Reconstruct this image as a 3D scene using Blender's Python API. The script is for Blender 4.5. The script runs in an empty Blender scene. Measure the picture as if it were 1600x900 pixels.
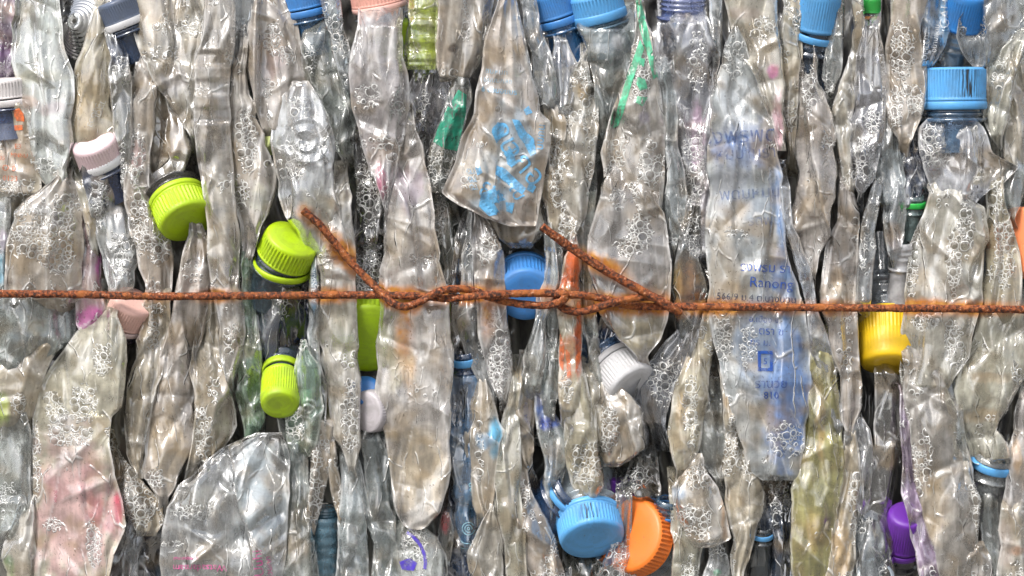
import bpy, bmesh, math, random
import numpy as np
from mathutils import Vector, Matrix
from mathutils.geometry import delaunay_2d_cdt

C = bpy.context.scene.collection
S = 0.5 / 1600.0          # metres per photo pixel on the front plane of the bale (0.5 m wide)
D = 0.9                   # camera distance
ZC = 1.0                  # height of the view centre above the ground
DS = 1.7                  # depth spread between layers

def P(px, py, d):
    k = (D + d * S) / D
    return ((px - 800) * S * k, d * S, (450 - py) * S * k + ZC)

# ------------------------------------------------------------------ noise
def _hash(ix, iy, seed):
    n = (ix.astype(np.int64) * 374761393 + iy.astype(np.int64) * 668265263 + seed * 1442695041) & 0x7fffffff
    n = ((n ^ (n >> 13)) * 1274126177) & 0x7fffffff
    n = (n ^ (n >> 16)) & 0xffff
    return n / 65535.0

def vnoise(x, y, seed):
    ix = np.floor(x); iy = np.floor(y)
    fx = x - ix; fy = y - iy
    fx = fx * fx * (3 - 2 * fx); fy = fy * fy * (3 - 2 * fy)
    a = _hash(ix, iy, seed); b = _hash(ix + 1, iy, seed)
    c = _hash(ix, iy + 1, seed); d = _hash(ix + 1, iy + 1, seed)
    return (a * (1 - fx) + b * fx) * (1 - fy) + (c * (1 - fx) + d * fx) * fy

def fbm(x, y, seed, octs=3):
    s = 0; a = 0.5; t = 0
    for o in range(octs):
        s = s + a * vnoise(x * 2 ** o, y * 2 ** o, seed + 17 * o); t += a; a *= 0.5
    return s / t

def sstep(a, b, x):
    t = np.clip((x - a) / (b - a), 0, 1)
    return t * t * (3 - 2 * t)

# ------------------------------------------------------------------ materials
def nodes_of(m):
    m.use_nodes = True
    nt = m.node_tree; nt.nodes.clear()
    return nt

class NB:
    def __init__(s, nt): s.nt = nt
    def n(s, t, **kw):
        x = s.nt.nodes.new(t)
        for k, v in kw.items(): setattr(x, k, v)
        return x
    def l(s, a, b): s.nt.links.new(a, b)
    def val(s, sock, v):
        if hasattr(v, 'links') or isinstance(v, bpy.types.NodeSocket): s.l(v, sock)
        else: sock.default_value = v
    def math(s, op, a, b=None, c=None, clamp=False):
        x = s.n('ShaderNodeMath', operation=op); x.use_clamp = clamp
        s.val(x.inputs[0], a)
        if b is not None: s.val(x.inputs[1], b)
        if c is not None: s.val(x.inputs[2], c)
        return x.outputs[0]
    def ramp(s, v, a, b, c=0.0, d=1.0, smooth=True):
        x = s.n('ShaderNodeMapRange'); x.interpolation_type = 'SMOOTHSTEP' if smooth else 'LINEAR'
        s.val(x.inputs[0], v)
        for i, q in enumerate((a, b, c, d)): s.val(x.inputs[i + 1], q)
        return x.outputs[0]
    def mixc(s, f, a, b, mode='MIX'):
        x = s.n('ShaderNodeMix', data_type='RGBA', blend_type=mode)
        s.val(x.inputs[0], f); s.val(x.inputs[6], a); s.val(x.inputs[7], b)
        return x.outputs[2]
    def noise(s, vec, scale, detail=3, rough=0.5, dist=0.0):
        x = s.n('ShaderNodeTexNoise'); s.l(vec, x.inputs['Vector'])
        x.inputs['Scale'].default_value = scale; x.inputs['Detail'].default_value = detail
        x.inputs['Roughness'].default_value = rough; x.inputs['Distortion'].default_value = dist
        return x.outputs[0]
    def attr(s, name):
        x = s.n('ShaderNodeAttribute', attribute_name=name)
        return x
    def mapping(s, vec, sc):
        x = s.n('ShaderNodeMapping'); s.l(vec, x.inputs[0]); x.inputs[3].default_value = sc
        return x.outputs[0]

def bottle_material(name, gloss_rough=0.07, refl=1.0):
    m = bpy.data.materials.new(name); nt = nodes_of(m); b = NB(nt)
    uv = b.n('ShaderNodeUVMap', uv_map='px').outputs[0]
    oi = b.n('ShaderNodeObjectInfo').outputs['Random']
    off = b.n('ShaderNodeCombineXYZ')
    b.l(b.math('MULTIPLY', oi, 37.0), off.inputs[0]); b.l(b.math('MULTIPLY', oi, 91.0), off.inputs[1])
    va = b.n('ShaderNodeVectorMath', operation='ADD'); b.l(uv, va.inputs[0]); b.l(off.outputs[0], va.inputs[1])
    v = va.outputs[0]
    tint = b.attr('tint').outputs['Color']
    opac = b.attr('opac').outputs['Fac']
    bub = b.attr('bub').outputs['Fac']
    rust = b.attr('rust').outputs['Fac']
    # --- grime
    mott = b.noise(v, 2.6, 4, 0.6, 0.4)
    streak = b.noise(b.mapping(v, (9, 1.3, 1)), 1.0, 3, 0.6)
    speck = b.noise(b.mapping(v, (1.0, 0.7, 1)), 26.0, 2, 0.6)
    speckm = b.math('MULTIPLY', b.ramp(speck, 0.60, 0.68), b.ramp(mott, 0.42, 0.56))
    # --- bubbles
    warp = b.n('ShaderNodeTexNoise'); b.l(v, warp.inputs['Vector']); warp.inputs['Scale'].default_value = 7
    wv = b.n('ShaderNodeVectorMath', operation='MULTIPLY_ADD'); b.l(warp.outputs[1], wv.inputs[0])
    wv.inputs[1].default_value = (.06, .06, 0); b.l(v, wv.inputs[2])
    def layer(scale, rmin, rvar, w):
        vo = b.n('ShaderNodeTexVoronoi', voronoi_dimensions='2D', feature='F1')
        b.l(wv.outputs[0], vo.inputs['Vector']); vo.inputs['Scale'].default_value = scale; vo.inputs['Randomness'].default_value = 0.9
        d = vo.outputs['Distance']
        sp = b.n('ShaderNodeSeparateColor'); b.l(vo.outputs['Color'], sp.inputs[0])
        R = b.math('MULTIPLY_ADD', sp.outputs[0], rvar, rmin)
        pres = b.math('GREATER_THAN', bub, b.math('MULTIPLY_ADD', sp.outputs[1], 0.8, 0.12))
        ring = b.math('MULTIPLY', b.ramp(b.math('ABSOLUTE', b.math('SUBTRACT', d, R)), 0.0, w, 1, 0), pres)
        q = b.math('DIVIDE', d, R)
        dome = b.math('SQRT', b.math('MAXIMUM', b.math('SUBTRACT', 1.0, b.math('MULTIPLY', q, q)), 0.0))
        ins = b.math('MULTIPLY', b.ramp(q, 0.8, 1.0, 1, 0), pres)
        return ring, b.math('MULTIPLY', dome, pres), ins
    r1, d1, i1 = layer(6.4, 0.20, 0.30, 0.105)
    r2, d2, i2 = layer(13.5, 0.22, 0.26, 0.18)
    ve = b.n('ShaderNodeTexVoronoi', voronoi_dimensions='2D', feature='DISTANCE_TO_EDGE')
    b.l(wv.outputs[0], ve.inputs['Vector']); ve.inputs['Scale'].default_value = 16.0; ve.inputs['Randomness'].default_value = 1.0
    fn = b.noise(v, 3.1, 2, 0.5)
    fpres = b.math('MULTIPLY', b.ramp(bub, .5, .85), b.ramp(fn, .46, .54))
    r3 = b.math('MULTIPLY', b.ramp(ve.outputs['Distance'], 0.05, 0.17, 1, 0), fpres)
    d3 = b.math('MULTIPLY', b.ramp(ve.outputs['Distance'], 0.05, 0.4, 0, 1), fpres)
    inv1 = b.math('SUBTRACT', 1.0, b.math('MAXIMUM', i1, r1))
    nof = b.math('MULTIPLY', inv1, b.math('SUBTRACT', 1.0, fpres))
    r2 = b.math('MULTIPLY', r2, nof); d2 = b.math('MULTIPLY', d2, nof); i2 = b.math('MULTIPLY', i2, nof)
    r2 = b.math('MAXIMUM', r2, b.math('MULTIPLY', r3, inv1)); d2 = b.math('MAXIMUM', d2, b.math('MULTIPLY', d3, inv1))
    i2 = b.math('MAXIMUM', i2, b.math('MULTIPLY', b.math('MULTIPLY', d3, inv1), 1.2))
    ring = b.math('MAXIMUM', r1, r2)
    inside = b.math('MAXIMUM', i1, i2)
    bh = b.math('ADD', b.math('MULTIPLY', d1, 1.0), b.math('MULTIPLY', d2, 0.45))
    # --- sharp folds in the film
    cw = b.n('ShaderNodeTexNoise'); b.l(v, cw.inputs['Vector']); cw.inputs['Scale'].default_value = 1.6; cw.inputs['Detail'].default_value = 2
    cv = b.n('ShaderNodeVectorMath', operation='MULTIPLY_ADD'); b.l(cw.outputs[1], cv.inputs[0]); cv.inputs[1].default_value = (.32, .7, 0); b.l(v, cv.inputs[2])
    vc = b.n('ShaderNodeTexVoronoi', voronoi_dimensions='2D', feature='DISTANCE_TO_EDGE'); b.l(b.mapping(cv.outputs[0], (3.0, .75, 1)), vc.inputs['Vector']); vc.inputs['Scale'].default_value = 1.0
    cn = b.noise(v, 2.3, 3, 0.6)
    cline = b.math('MULTIPLY', b.ramp(vc.outputs['Distance'], 0.0, 0.04, 1, 0), b.ramp(cn, .46, .58))
    cdip = b.ramp(vc.outputs['Distance'], 0.0, 0.35, 0, 1)
    # --- colour
    mm = b.ramp(mott, 0.3, 0.7, 0.68, 1.25, False)
    ss = b.ramp(streak, 0.3, 0.7, 0.82, 1.14, False)
    k = b.math('MULTIPLY', mm, ss)
    kk = b.n('ShaderNodeCombineColor')
    for i in range(3): b.l(k, kk.inputs[i])
    col = b.mixc(1.0, tint, kk.outputs[0], 'MULTIPLY')
    warm = b.noise(v, 1.7, 2, 0.6)
    col = b.mixc(b.ramp(warm, 0.45, 0.68, 0, 0.6), col, (0.38, 0.27, 0.14, 1))
    col = b.mixc(b.math('MULTIPLY', speckm, 0.6), col, (0.07, 0.055, 0.04, 1))
    col = b.mixc(b.math('MULTIPLY', cline, 0.6), col, (0.82, 0.82, 0.80, 1))
    col = b.mixc(b.math('MULTIPLY', ring, 0.95), col, (0.86, 0.87, 0.86, 1))  # bright glints of the bubble rims painted into the colour
    col = b.mixc(b.math('MULTIPLY', inside, 0.3), col, (0.2, 0.19, 0.17, 1))
    rn = b.noise(v, 4.0, 5, 0.65)
    rf = b.math('MULTIPLY', rust, b.ramp(rn, 0.25, 0.62, 0.5, 1.2), None, True)
    rcol = b.mixc(b.ramp(rn, .35, .7), (0.46, 0.13, 0.018, 1), (0.62, 0.31, 0.08, 1))
    col = b.mixc(rf, col, rcol)
    op = b.math('ADD', opac, b.math('MULTIPLY', b.math('SUBTRACT', mott, 0.5), 0.75))
    op = b.math('ADD', op, b.math('MULTIPLY', b.math('SUBTRACT', streak, 0.5), 0.4))
    op = b.math('ADD', op, b.math('MULTIPLY', cline, 0.3))
    op = b.math('ADD', op, b.math('MULTIPLY', ring, 0.75))
    op = b.math('SUBTRACT', op, b.math('MULTIPLY', inside, 0.22))
    op = b.math('ADD', op, b.math('MULTIPLY', rf, 0.6))
    op = b.math('ADD', op, b.math('MULTIPLY', speckm, 0.4), None, True)
    op = b.math('MINIMUM', op, 0.97)
    # --- relief
    warmw = b.noise(v, 1.3, 2, 0.5)
    w1 = b.noise(b.mapping(v, (3.5, 1.6, 1)), 1.0, 2, 0.5, 0.6)
    w2 = b.noise(b.mapping(v, (3.6, 1.5, 1)), 1.0, 1, 0.5, 1.6)
    w2 = b.math('POWER', b.math('SUBTRACT', 1.0, b.math('ABSOLUTE', b.math('MULTIPLY_ADD', w2, 4.0, -2.0)), None, True), 7.0)
    h = b.math('ADD', b.math('MULTIPLY', w1, 0.22), b.math('MULTIPLY', bh, 0.5))
    h = b.math('ADD', h, b.math('MULTIPLY', b.math('MULTIPLY', w2, b.ramp(warmw, .5, .68)), 0.22))
    h = b.math('ADD', h, b.math('MULTIPLY', ring, 0.3))
    h = b.math('ADD', h, b.math('MULTIPLY', cline, 0.35))
    fac_h = b.math('MULTIPLY', cdip, b.ramp(b.noise(v, .9, 0, .5), .35, .65, -.35, .35))
    h = b.math('ADD', h, fac_h)
    bump = b.n('ShaderNodeBump'); bump.inputs['Strength'].default_value = 0.8
    bump.inputs['Distance'].default_value = 5.5 * S
    b.l(h, bump.inputs['Height'])
    nrm = bump.outputs[0]
    dif = b.n('ShaderNodeBsdfDiffuse'); b.l(col, dif.inputs[0]); b.l(nrm, dif.inputs['Normal'])
    trl = b.n('ShaderNodeBsdfTranslucent'); b.l(col, trl.inputs[0]); b.l(nrm, trl.inputs['Normal'])
    dm = b.n('ShaderNodeMixShader'); dm.inputs[0].default_value = 0.25
    b.l(dif.outputs[0], dm.inputs[1]); b.l(trl.outputs[0], dm.inputs[2])
    tr = b.n('ShaderNodeBsdfTransparent')
    tcol = b.mixc(0.5, (0.80, 0.81, 0.81, 1), b.mixc(1.0, tint, (2.2, 2.2, 2.2, 1), 'MULTIPLY'))
    b.l(tcol, tr.inputs[0])
    a = b.n('ShaderNodeMixShader'); b.l(op, a.inputs[0]); b.l(tr.outputs[0], a.inputs[1]); b.l(dm.outputs[0], a.inputs[2])
    fr = b.n('ShaderNodeFresnel'); fr.inputs[0].default_value = 1.58; b.l(nrm, fr.inputs['Normal'])
    gl = b.n('ShaderNodeBsdfGlossy'); gl.inputs['Roughness'].default_value = gloss_rough; b.l(nrm, gl.inputs['Normal'])
    gl.inputs['Color'].default_value = (1, 1, 1, 1)
    ff = b.math('MULTIPLY', fr.outputs[0], b.math('MULTIPLY', b.ramp(mott, .35, .75, 3.4, 1.6), refl), None, True)
    ff = b.math('MULTIPLY', ff, b.math('SUBTRACT', 1.0, b.math('MAXIMUM', b.math('MULTIPLY', rf, 0.8), b.math('MULTIPLY', ring, 0.8))))
    o = b.n('ShaderNodeMixShader'); b.l(ff, o.inputs[0]); b.l(a.outputs[0], o.inputs[1]); b.l(gl.outputs[0], o.inputs[2])
    out = b.n('ShaderNodeOutputMaterial'); b.l(o.outputs[0], out.inputs[0])
    return m

def inner_material():
    m = bpy.data.materials.new('clear_plastic_back_wall'); nt = nodes_of(m); b = NB(nt)
    tint = b.attr('tint').outputs['Color']; opac = b.attr('opac').outputs['Fac']
    uv = b.n('ShaderNodeUVMap', uv_map='px').outputs[0]
    n = b.noise(b.mapping(uv, (5, 2, 1)), 1.0, 2, .6)
    dif = b.n('ShaderNodeBsdfDiffuse'); b.l(tint, dif.inputs[0])
    tr = b.n('ShaderNodeBsdfTransparent')
    b.l(b.mixc(0.5, (0.84, 0.85, 0.85, 1), b.mixc(1.0, tint, (2.2, 2.2, 2.2, 1), 'MULTIPLY')), tr.inputs[0])
    a = b.n('ShaderNodeMixShader'); b.l(b.math('ADD', opac, b.ramp(n, .3, .7, -.25, .25), None, True), a.inputs[0]); b.l(tr.outputs[0], a.inputs[1]); b.l(dif.outputs[0], a.inputs[2])
    bump = b.n('ShaderNodeBump'); bump.inputs['Strength'].default_value = .6; bump.inputs['Distance'].default_value = 6 * S; b.l(n, bump.inputs['Height'])
    fr = b.n('ShaderNodeFresnel'); fr.inputs[0].default_value = 1.58; b.l(bump.outputs[0], fr.inputs['Normal'])
    gl = b.n('ShaderNodeBsdfGlossy'); gl.inputs['Roughness'].default_value = .08; b.l(bump.outputs[0], gl.inputs['Normal'])
    o = b.n('ShaderNodeMixShader'); b.l(fr.outputs[0], o.inputs[0]); b.l(a.outputs[0], o.inputs[1]); b.l(gl.outputs[0], o.inputs[2])
    out = b.n('ShaderNodeOutputMaterial'); b.l(o.outputs[0], out.inputs[0])
    return m

def cap_material(name, col, rough=0.38, dirt=0.25):
    m = bpy.data.materials.new(name); nt = nodes_of(m); b = NB(nt)
    uv = b.n('ShaderNodeUVMap', uv_map='px').outputs[0]
    oi = b.n('ShaderNodeObjectInfo').outputs['Random']
    off = b.n('ShaderNodeCombineXYZ'); b.l(b.math('MULTIPLY', oi, 53.0), off.inputs[0]); b.l(b.math('MULTIPLY', oi, 17.0), off.inputs[1])
    va = b.n('ShaderNodeVectorMath', operation='ADD'); b.l(uv, va.inputs[0]); b.l(off.outputs[0], va.inputs[1])
    v = va.outputs[0]
    n1 = b.noise(v, 3.0, 5, 0.65, 0.3)
    n2 = b.noise(b.mapping(v, (30, 2.5, 1)), 1.0, 2, 0.6)
    scuff = b.noise(v, 22.0, 3, 0.7)
    c = b.mixc(b.ramp(n1, 0.35, 0.7, 0, dirt * 1.7), (*col, 1), (col[0] * .45 + .05, col[1] * .45 + .045, col[2] * .45 + .03, 1))
    c = b.mixc(b.ramp(scuff, 0.62, 0.72, 0, 0.6), c, (0.1, 0.08, 0.05, 1))
    grime = b.attr('grime').outputs['Fac']
    c = b.mixc(b.math('MULTIPLY', grime, b.ramp(n2, 0.47, 0.56)), c, (0.02, 0.02, 0.02, 1))
    p = b.n('ShaderNodeBsdfPrincipled'); b.l(c, p.inputs['Base Color'])
    b.l(b.ramp(n1, 0.3, 0.7, rough - .08, rough + .2), p.inputs['Roughness'])
    p.inputs['Subsurface Weight'].default_value = 0.0
    bump = b.n('ShaderNodeBump'); bump.inputs['Strength'].default_value = 0.25; bump.inputs['Distance'].default_value = S
    b.l(scuff, bump.inputs['Height']); b.l(bump.outputs[0], p.inputs['Normal'])
    out = b.n('ShaderNodeOutputMaterial'); b.l(p.outputs[0], out.inputs[0])
    return m

def neck_material(name, col, opac):
    m = bpy.data.materials.new(name); nt = nodes_of(m); b = NB(nt)
    uv = b.n('ShaderNodeUVMap', uv_map='px').outputs[0]
    n1 = b.noise(uv, 4.0, 4, 0.6, 0.3)
    dif = b.n('ShaderNodeBsdfPrincipled'); dif.inputs['Base Color'].default_value = (*col, 1); dif.inputs['Roughness'].default_value = 0.2
    tr = b.n('ShaderNodeBsdfTransparent'); tr.inputs[0].default_value = (min(1, col[0] * 1.2 + .45), min(1, col[1] * 1.2 + .45), min(1, col[2] * 1.2 + .45), 1)
    a = b.n('ShaderNodeMixShader'); b.l(b.ramp(n1, .3, .7, max(0, opac - .2), min(1, opac + .2)), a.inputs[0])
    b.l(tr.outputs[0], a.inputs[1]); b.l(dif.outputs[0], a.inputs[2])
    fr = b.n('ShaderNodeFresnel'); fr.inputs[0].default_value = 1.6
    gl = b.n('ShaderNodeBsdfGlossy'); gl.inputs['Roughness'].default_value = 0.05
    bump = b.n('ShaderNodeBump'); bump.inputs['Strength'].default_value = 0.4; bump.inputs['Distance'].default_value = 3 * S
    b.l(n1, bump.inputs['Height']); b.l(bump.outputs[0], gl.inputs['Normal']); b.l(bump.outputs[0], fr.inputs['Normal'])
    o = b.n('ShaderNodeMixShader'); b.l(b.math('MULTIPLY', fr.outputs[0], 1.6, None, True), o.inputs[0]); b.l(a.outputs[0], o.inputs[1]); b.l(gl.outputs[0], o.inputs[2])
    out = b.n('ShaderNodeOutputMaterial'); b.l(o.outputs[0], out.inputs[0])
    return m

_ink = {}
def ink_material(col, cover=0.85):
    key = (col, cover)
    if key in _ink: return _ink[key]
    m = bpy.data.materials.new('printing_ink'); nt = nodes_of(m); b = NB(nt)
    tc = b.n('ShaderNodeTexCoord').outputs['Object']
    n1 = b.noise(tc, 260.0, 4, 0.7)
    p = b.n('ShaderNodeBsdfPrincipled'); p.inputs['Roughness'].default_value = 0.3
    b.l(b.mixc(b.ramp(n1, .4, .75, 0, .5), (*col, 1), (col[0]*.5+.15, col[1]*.5+.14, col[2]*.5+.12, 1)), p.inputs['Base Color'])
    tr = b.n('ShaderNodeBsdfTransparent')
    a = b.n('ShaderNodeMixShader'); b.l(b.ramp(n1, 0.36, 0.62, min(1, cover + .15), cover * .65), a.inputs[0])
    b.l(tr.outputs[0], a.inputs[1]); b.l(p.outputs[0], a.inputs[2])
    out = b.n('ShaderNodeOutputMaterial'); b.l(a.outputs[0], out.inputs[0])
    _ink[key] = m
    return m

def rust_material():
    m = bpy.data.materials.new('rusty_iron'); nt = nodes_of(m); b = NB(nt)
    tc = b.n('ShaderNodeTexCoord').outputs['Object']
    n1 = b.noise(tc, 620.0, 4, 0.65); n2 = b.noise(tc, 110.0, 4, 0.65)
    c = b.mixc(b.ramp(n1, 0.38, 0.62), (0.028, 0.009, 0.005, 1), (0.31, 0.075, 0.016, 1))
    c = b.mixc(b.ramp(n2, 0.50, 0.68, 0, .75), c, (0.42, 0.13, 0.025, 1))
    c = b.mixc(b.ramp(n1, 0.60, 0.68, 0, .8), c, (0.55, 0.36, 0.24, 1))
    p = b.n('ShaderNodeBsdfPrincipled'); b.l(c, p.inputs['Base Color']); p.inputs['Roughness'].default_value = 0.75
    bump = b.n('ShaderNodeBump'); bump.inputs['Strength'].default_value = 1.0; bump.inputs['Distance'].default_value = 3 * S
    b.l(n1, bump.inputs['Height']); b.l(bump.outputs[0], p.inputs['Normal'])
    out = b.n('ShaderNodeOutputMaterial'); b.l(p.outputs[0], out.inputs[0])
    return m

M_BACK = inner_material()
M_CLEAR = bottle_material('crumpled_clear_plastic', 0.12, 0.9)
M_GLOSS = bottle_material('glossy_clear_plastic', 0.06, 1.4)
M_DULL = bottle_material('grimy_clear_plastic', 0.13, 0.8)

# ------------------------------------------------------------------ mesh helper
def mesh_obj(name, verts, faces, mat, parent=None, uv=None, attrs=None, smooth=True):
    me = bpy.data.meshes.new(name)
    verts = np.asarray(verts, dtype=np.float32)
    if isinstance(faces, np.ndarray):
        n = faces.shape[0]
        me.vertices.add(len(verts)); me.vertices.foreach_set('co', verts.ravel())
        me.loops.add(n * 4); me.loops.foreach_set('vertex_index', faces.astype(np.int32).ravel())
        me.polygons.add(n); me.polygons.foreach_set('loop_start', np.arange(0, n * 4, 4, dtype=np.int32))
        me.update(calc_edges=True)
    else:
        me.from_pydata([tuple(v) for v in verts], [], faces)
    me.validate()
    me.polygons.foreach_set('use_smooth', np.full(len(me.polygons), smooth))
    if uv is not None:
        l = me.uv_layers.new(name='px')
        idx = np.empty(len(me.loops), dtype=np.int32); me.loops.foreach_get('vertex_index', idx)
        l.data.foreach_set('uv', np.asarray(uv, dtype=np.float32)[idx].ravel())
    for k, a in (attrs or {}).items():
        if a.ndim == 2:
            t = me.attributes.new(k, 'FLOAT_COLOR', 'POINT'); t.data.foreach_set('color', a.astype(np.float32).ravel())
        else:
            t = me.attributes.new(k, 'FLOAT', 'POINT'); t.data.foreach_set('value', a.astype(np.float32).ravel())
    me.materials.append(mat)
    o = bpy.data.objects.new(name, me); C.objects.link(o)
    if parent is not None: o.parent = parent
    return o

def tag(o, label, cat, group=None, kind=None):
    o['label'] = label; o['category'] = cat
    if group: o['group'] = group
    if kind: o['kind'] = kind
    return o

# ------------------------------------------------------------------ the wire's course (photo pixels, depth)
WIRE_B = [(-30,459,-60),(120,460,-60),(240,463,-60),(400,462,-60),(560,461,-60),(640,462,-59),(690,466,-58),(720,465,-66),(760,461,-72),(800,459,-70),(850,458,-66),(880,460,-70),(915,462,-71),(945,467,-66),(965,473,-60),(990,478,-56),(1020,479,-58),(1060,479,-59),(1200,480,-60),(1330,481,-60),(1460,482,-60),(1630,484,-60)]
WIRE_A = [(473,328,-78),(500,352,-72),(530,388,-64),(560,422,-62),(590,452,-66),(604,466,-72),(616,475,-74),(634,479,-74),(655,472,-72),(676,460,-72),(695,453,-71),(718,451,-68),(742,455,-60),(765,464,-55),(795,472,-58),(835,477,-60),(862,476,-66),(878,470,-76),(884,462,-78),(876,456,-66),(870,464,-56),(874,476,-58),(888,485,-62),(908,487,-66),(932,481,-72),(958,473,-76),(985,467,-74),(1012,464,-66),(1035,468,-60)]
WIRE_T = [(847,354,-92),(870,371,-86),(905,396,-76),(950,425,-72),(1000,453,-74),(1030,469,-76),(1048,480,-74),(1062,489,-66)]

def wire_dist(x, y):
    best = np.full(x.shape, 1e9)
    for pts, wgt in ((WIRE_B, 1.0), (WIRE_A, 1.0), (WIRE_T[1:], 1.0)):
        for (x0, y0, _), (x1, y1, _) in zip(pts[:-1], pts[1:]):
            dx, dy = x1 - x0, y1 - y0; L = dx * dx + dy * dy + 1e-6
            t = np.clip(((x - x0) * dx + (y - y0) * dy) / L, 0, 1)
            best = np.minimum(best, np.hypot(x - x0 - t * dx, y - y0 - t * dy))
    return best

# strength of the rust stain along the bale (x, y, rx, ry, strength)
RUST = [(600,462,55,30,.9),(640,480,40,60,.8),(540,400,60,60,.8),(480,340,35,35,.55),(735,462,90,24,.8),(760,490,22,60,.7),
        (870,460,40,22,.7),(955,405,60,36,.9),(980,480,110,30,.9),(1120,482,70,24,.75),(1230,480,60,20,.6),(1300,482,40,22,.7),
        (1445,478,60,22,.85),(1520,480,90,22,.7),(340,462,40,20,.7),(520,464,40,26,.75),(190,464,40,14,.45),(890,480,30,40,.5),(425,462,30,10,.3),(240,464,30,16,.4),(640,540,22,70,.5),(1010,480,60,40,.6)]
def rust_field(x, y):
    d = wire_dist(x, y)
    amt = np.zeros(x.shape)
    for (cx, cy, rx, ry, s) in RUST:
        amt = np.maximum(amt, 1.3 * s * np.clip(1.3 - np.hypot((x - cx) / rx, (y - cy) / ry) * .9, 0, 1))
    n = fbm(x / 9, y / 14, 5, 4)
    reach = 11 + 28 * n * amt
    drip = np.zeros(x.shape)
    for (cx, cy, rx, ry, s) in ((632,520,15,60,.75),(762,485,12,45,.8),(640,560,10,50,.4),(1075,440,18,40,.4)):
        drip = np.maximum(drip, s * np.clip(1.4 - np.hypot((x - cx) / rx, (y - cy) / ry), 0, 1))
    return np.clip(np.maximum(np.minimum(amt, 1.1) * sstep(reach, 6.0, d), drip * (.4 + n)), 0, 1)

# ------------------------------------------------------------------ crushed bottle
STY = {  # tint, opacity, bubbles, material
    'D': ((.58,.52,.42), .64, .30, 'C'), 'H': ((.63,.60,.55), .50, .34, 'C'),
    'V': ((.47,.49,.51), .60, .1, 'C'), 'C': ((.54,.59,.62), .30, .22, 'C'), 'X': ((.56,.58,.60), .20, .10, 'G'),
    'W': ((.68,.70,.71), .50, .22, 'G'), 'K': ((.17,.18,.18), .34, .15, 'G'),
    'B': ((.13,.27,.46), .50, .12, 'G'), 'N': ((.03,.06,.13), .62, .10, 'G'), 'G': ((.32,.46,.37), .45, .25, 'C'),
    'Y': ((.50,.46,.20), .62, .05, 'C'), 'Q': ((.52,.36,.40), .60, .25, 'C'), 'L': ((.55,.68,.08), .55, .1, 'G'), 'U': ((.40,.30,.46), .5, .2, 'C')}
MATS = {'C': M_CLEAR, 'G': M_GLOSS, 'U': M_DULL}
BODY = {}
GROUP = 'crushed plastic bottles pressed into the bale'
_seed = [11]

def crumple(x, y, rng, cell, amp, aniso):
    """soft-faceted relief: every random cell is a tilted plane, blended in a narrow crease"""
    x0, x1, y0, y1 = x.min(), x.max(), y.min(), y.max()
    n = max(5, int((x1 - x0 + cell) * (y1 - y0 + cell * aniso) / (cell * cell * aniso)))
    n = min(n, 90)
    px = rng.uniform(x0 - cell * .5, x1 + cell * .5, n); py = rng.uniform(y0 - cell * .5, y1 + cell * .5, n)
    ang = rng.uniform(0, 2 * math.pi, n)
    gx = np.cos(ang) * rng.uniform(.3, 1.0, n); gy = rng.uniform(-1, 1, n) * .34
    c = rng.uniform(-.25, .25, n) * cell
    dist = np.sqrt((x[..., None] - px) ** 2 + ((y[..., None] - py) / aniso) ** 2)
    dm = dist.min(-1, keepdims=True)
    w = np.exp(-(dist - dm) / (cell * .045))
    pl = gx * (x[..., None] - px) + gy * (y[..., None] - py) + c
    h = (w * pl).sum(-1) / w.sum(-1)
    srt = np.partition(dist, 1, axis=-1)
    ridge = np.exp(-(srt[..., 1] - srt[..., 0]) / (1.5 + cell * .02))
    rk = ridge * rng.uniform(-.3, 1.5, n).clip(0, 1.1)[np.argmin(dist, -1)]
    crumple.crease = rk
    return amp * (h + rk * min(cell * .10, 2.6))

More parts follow.
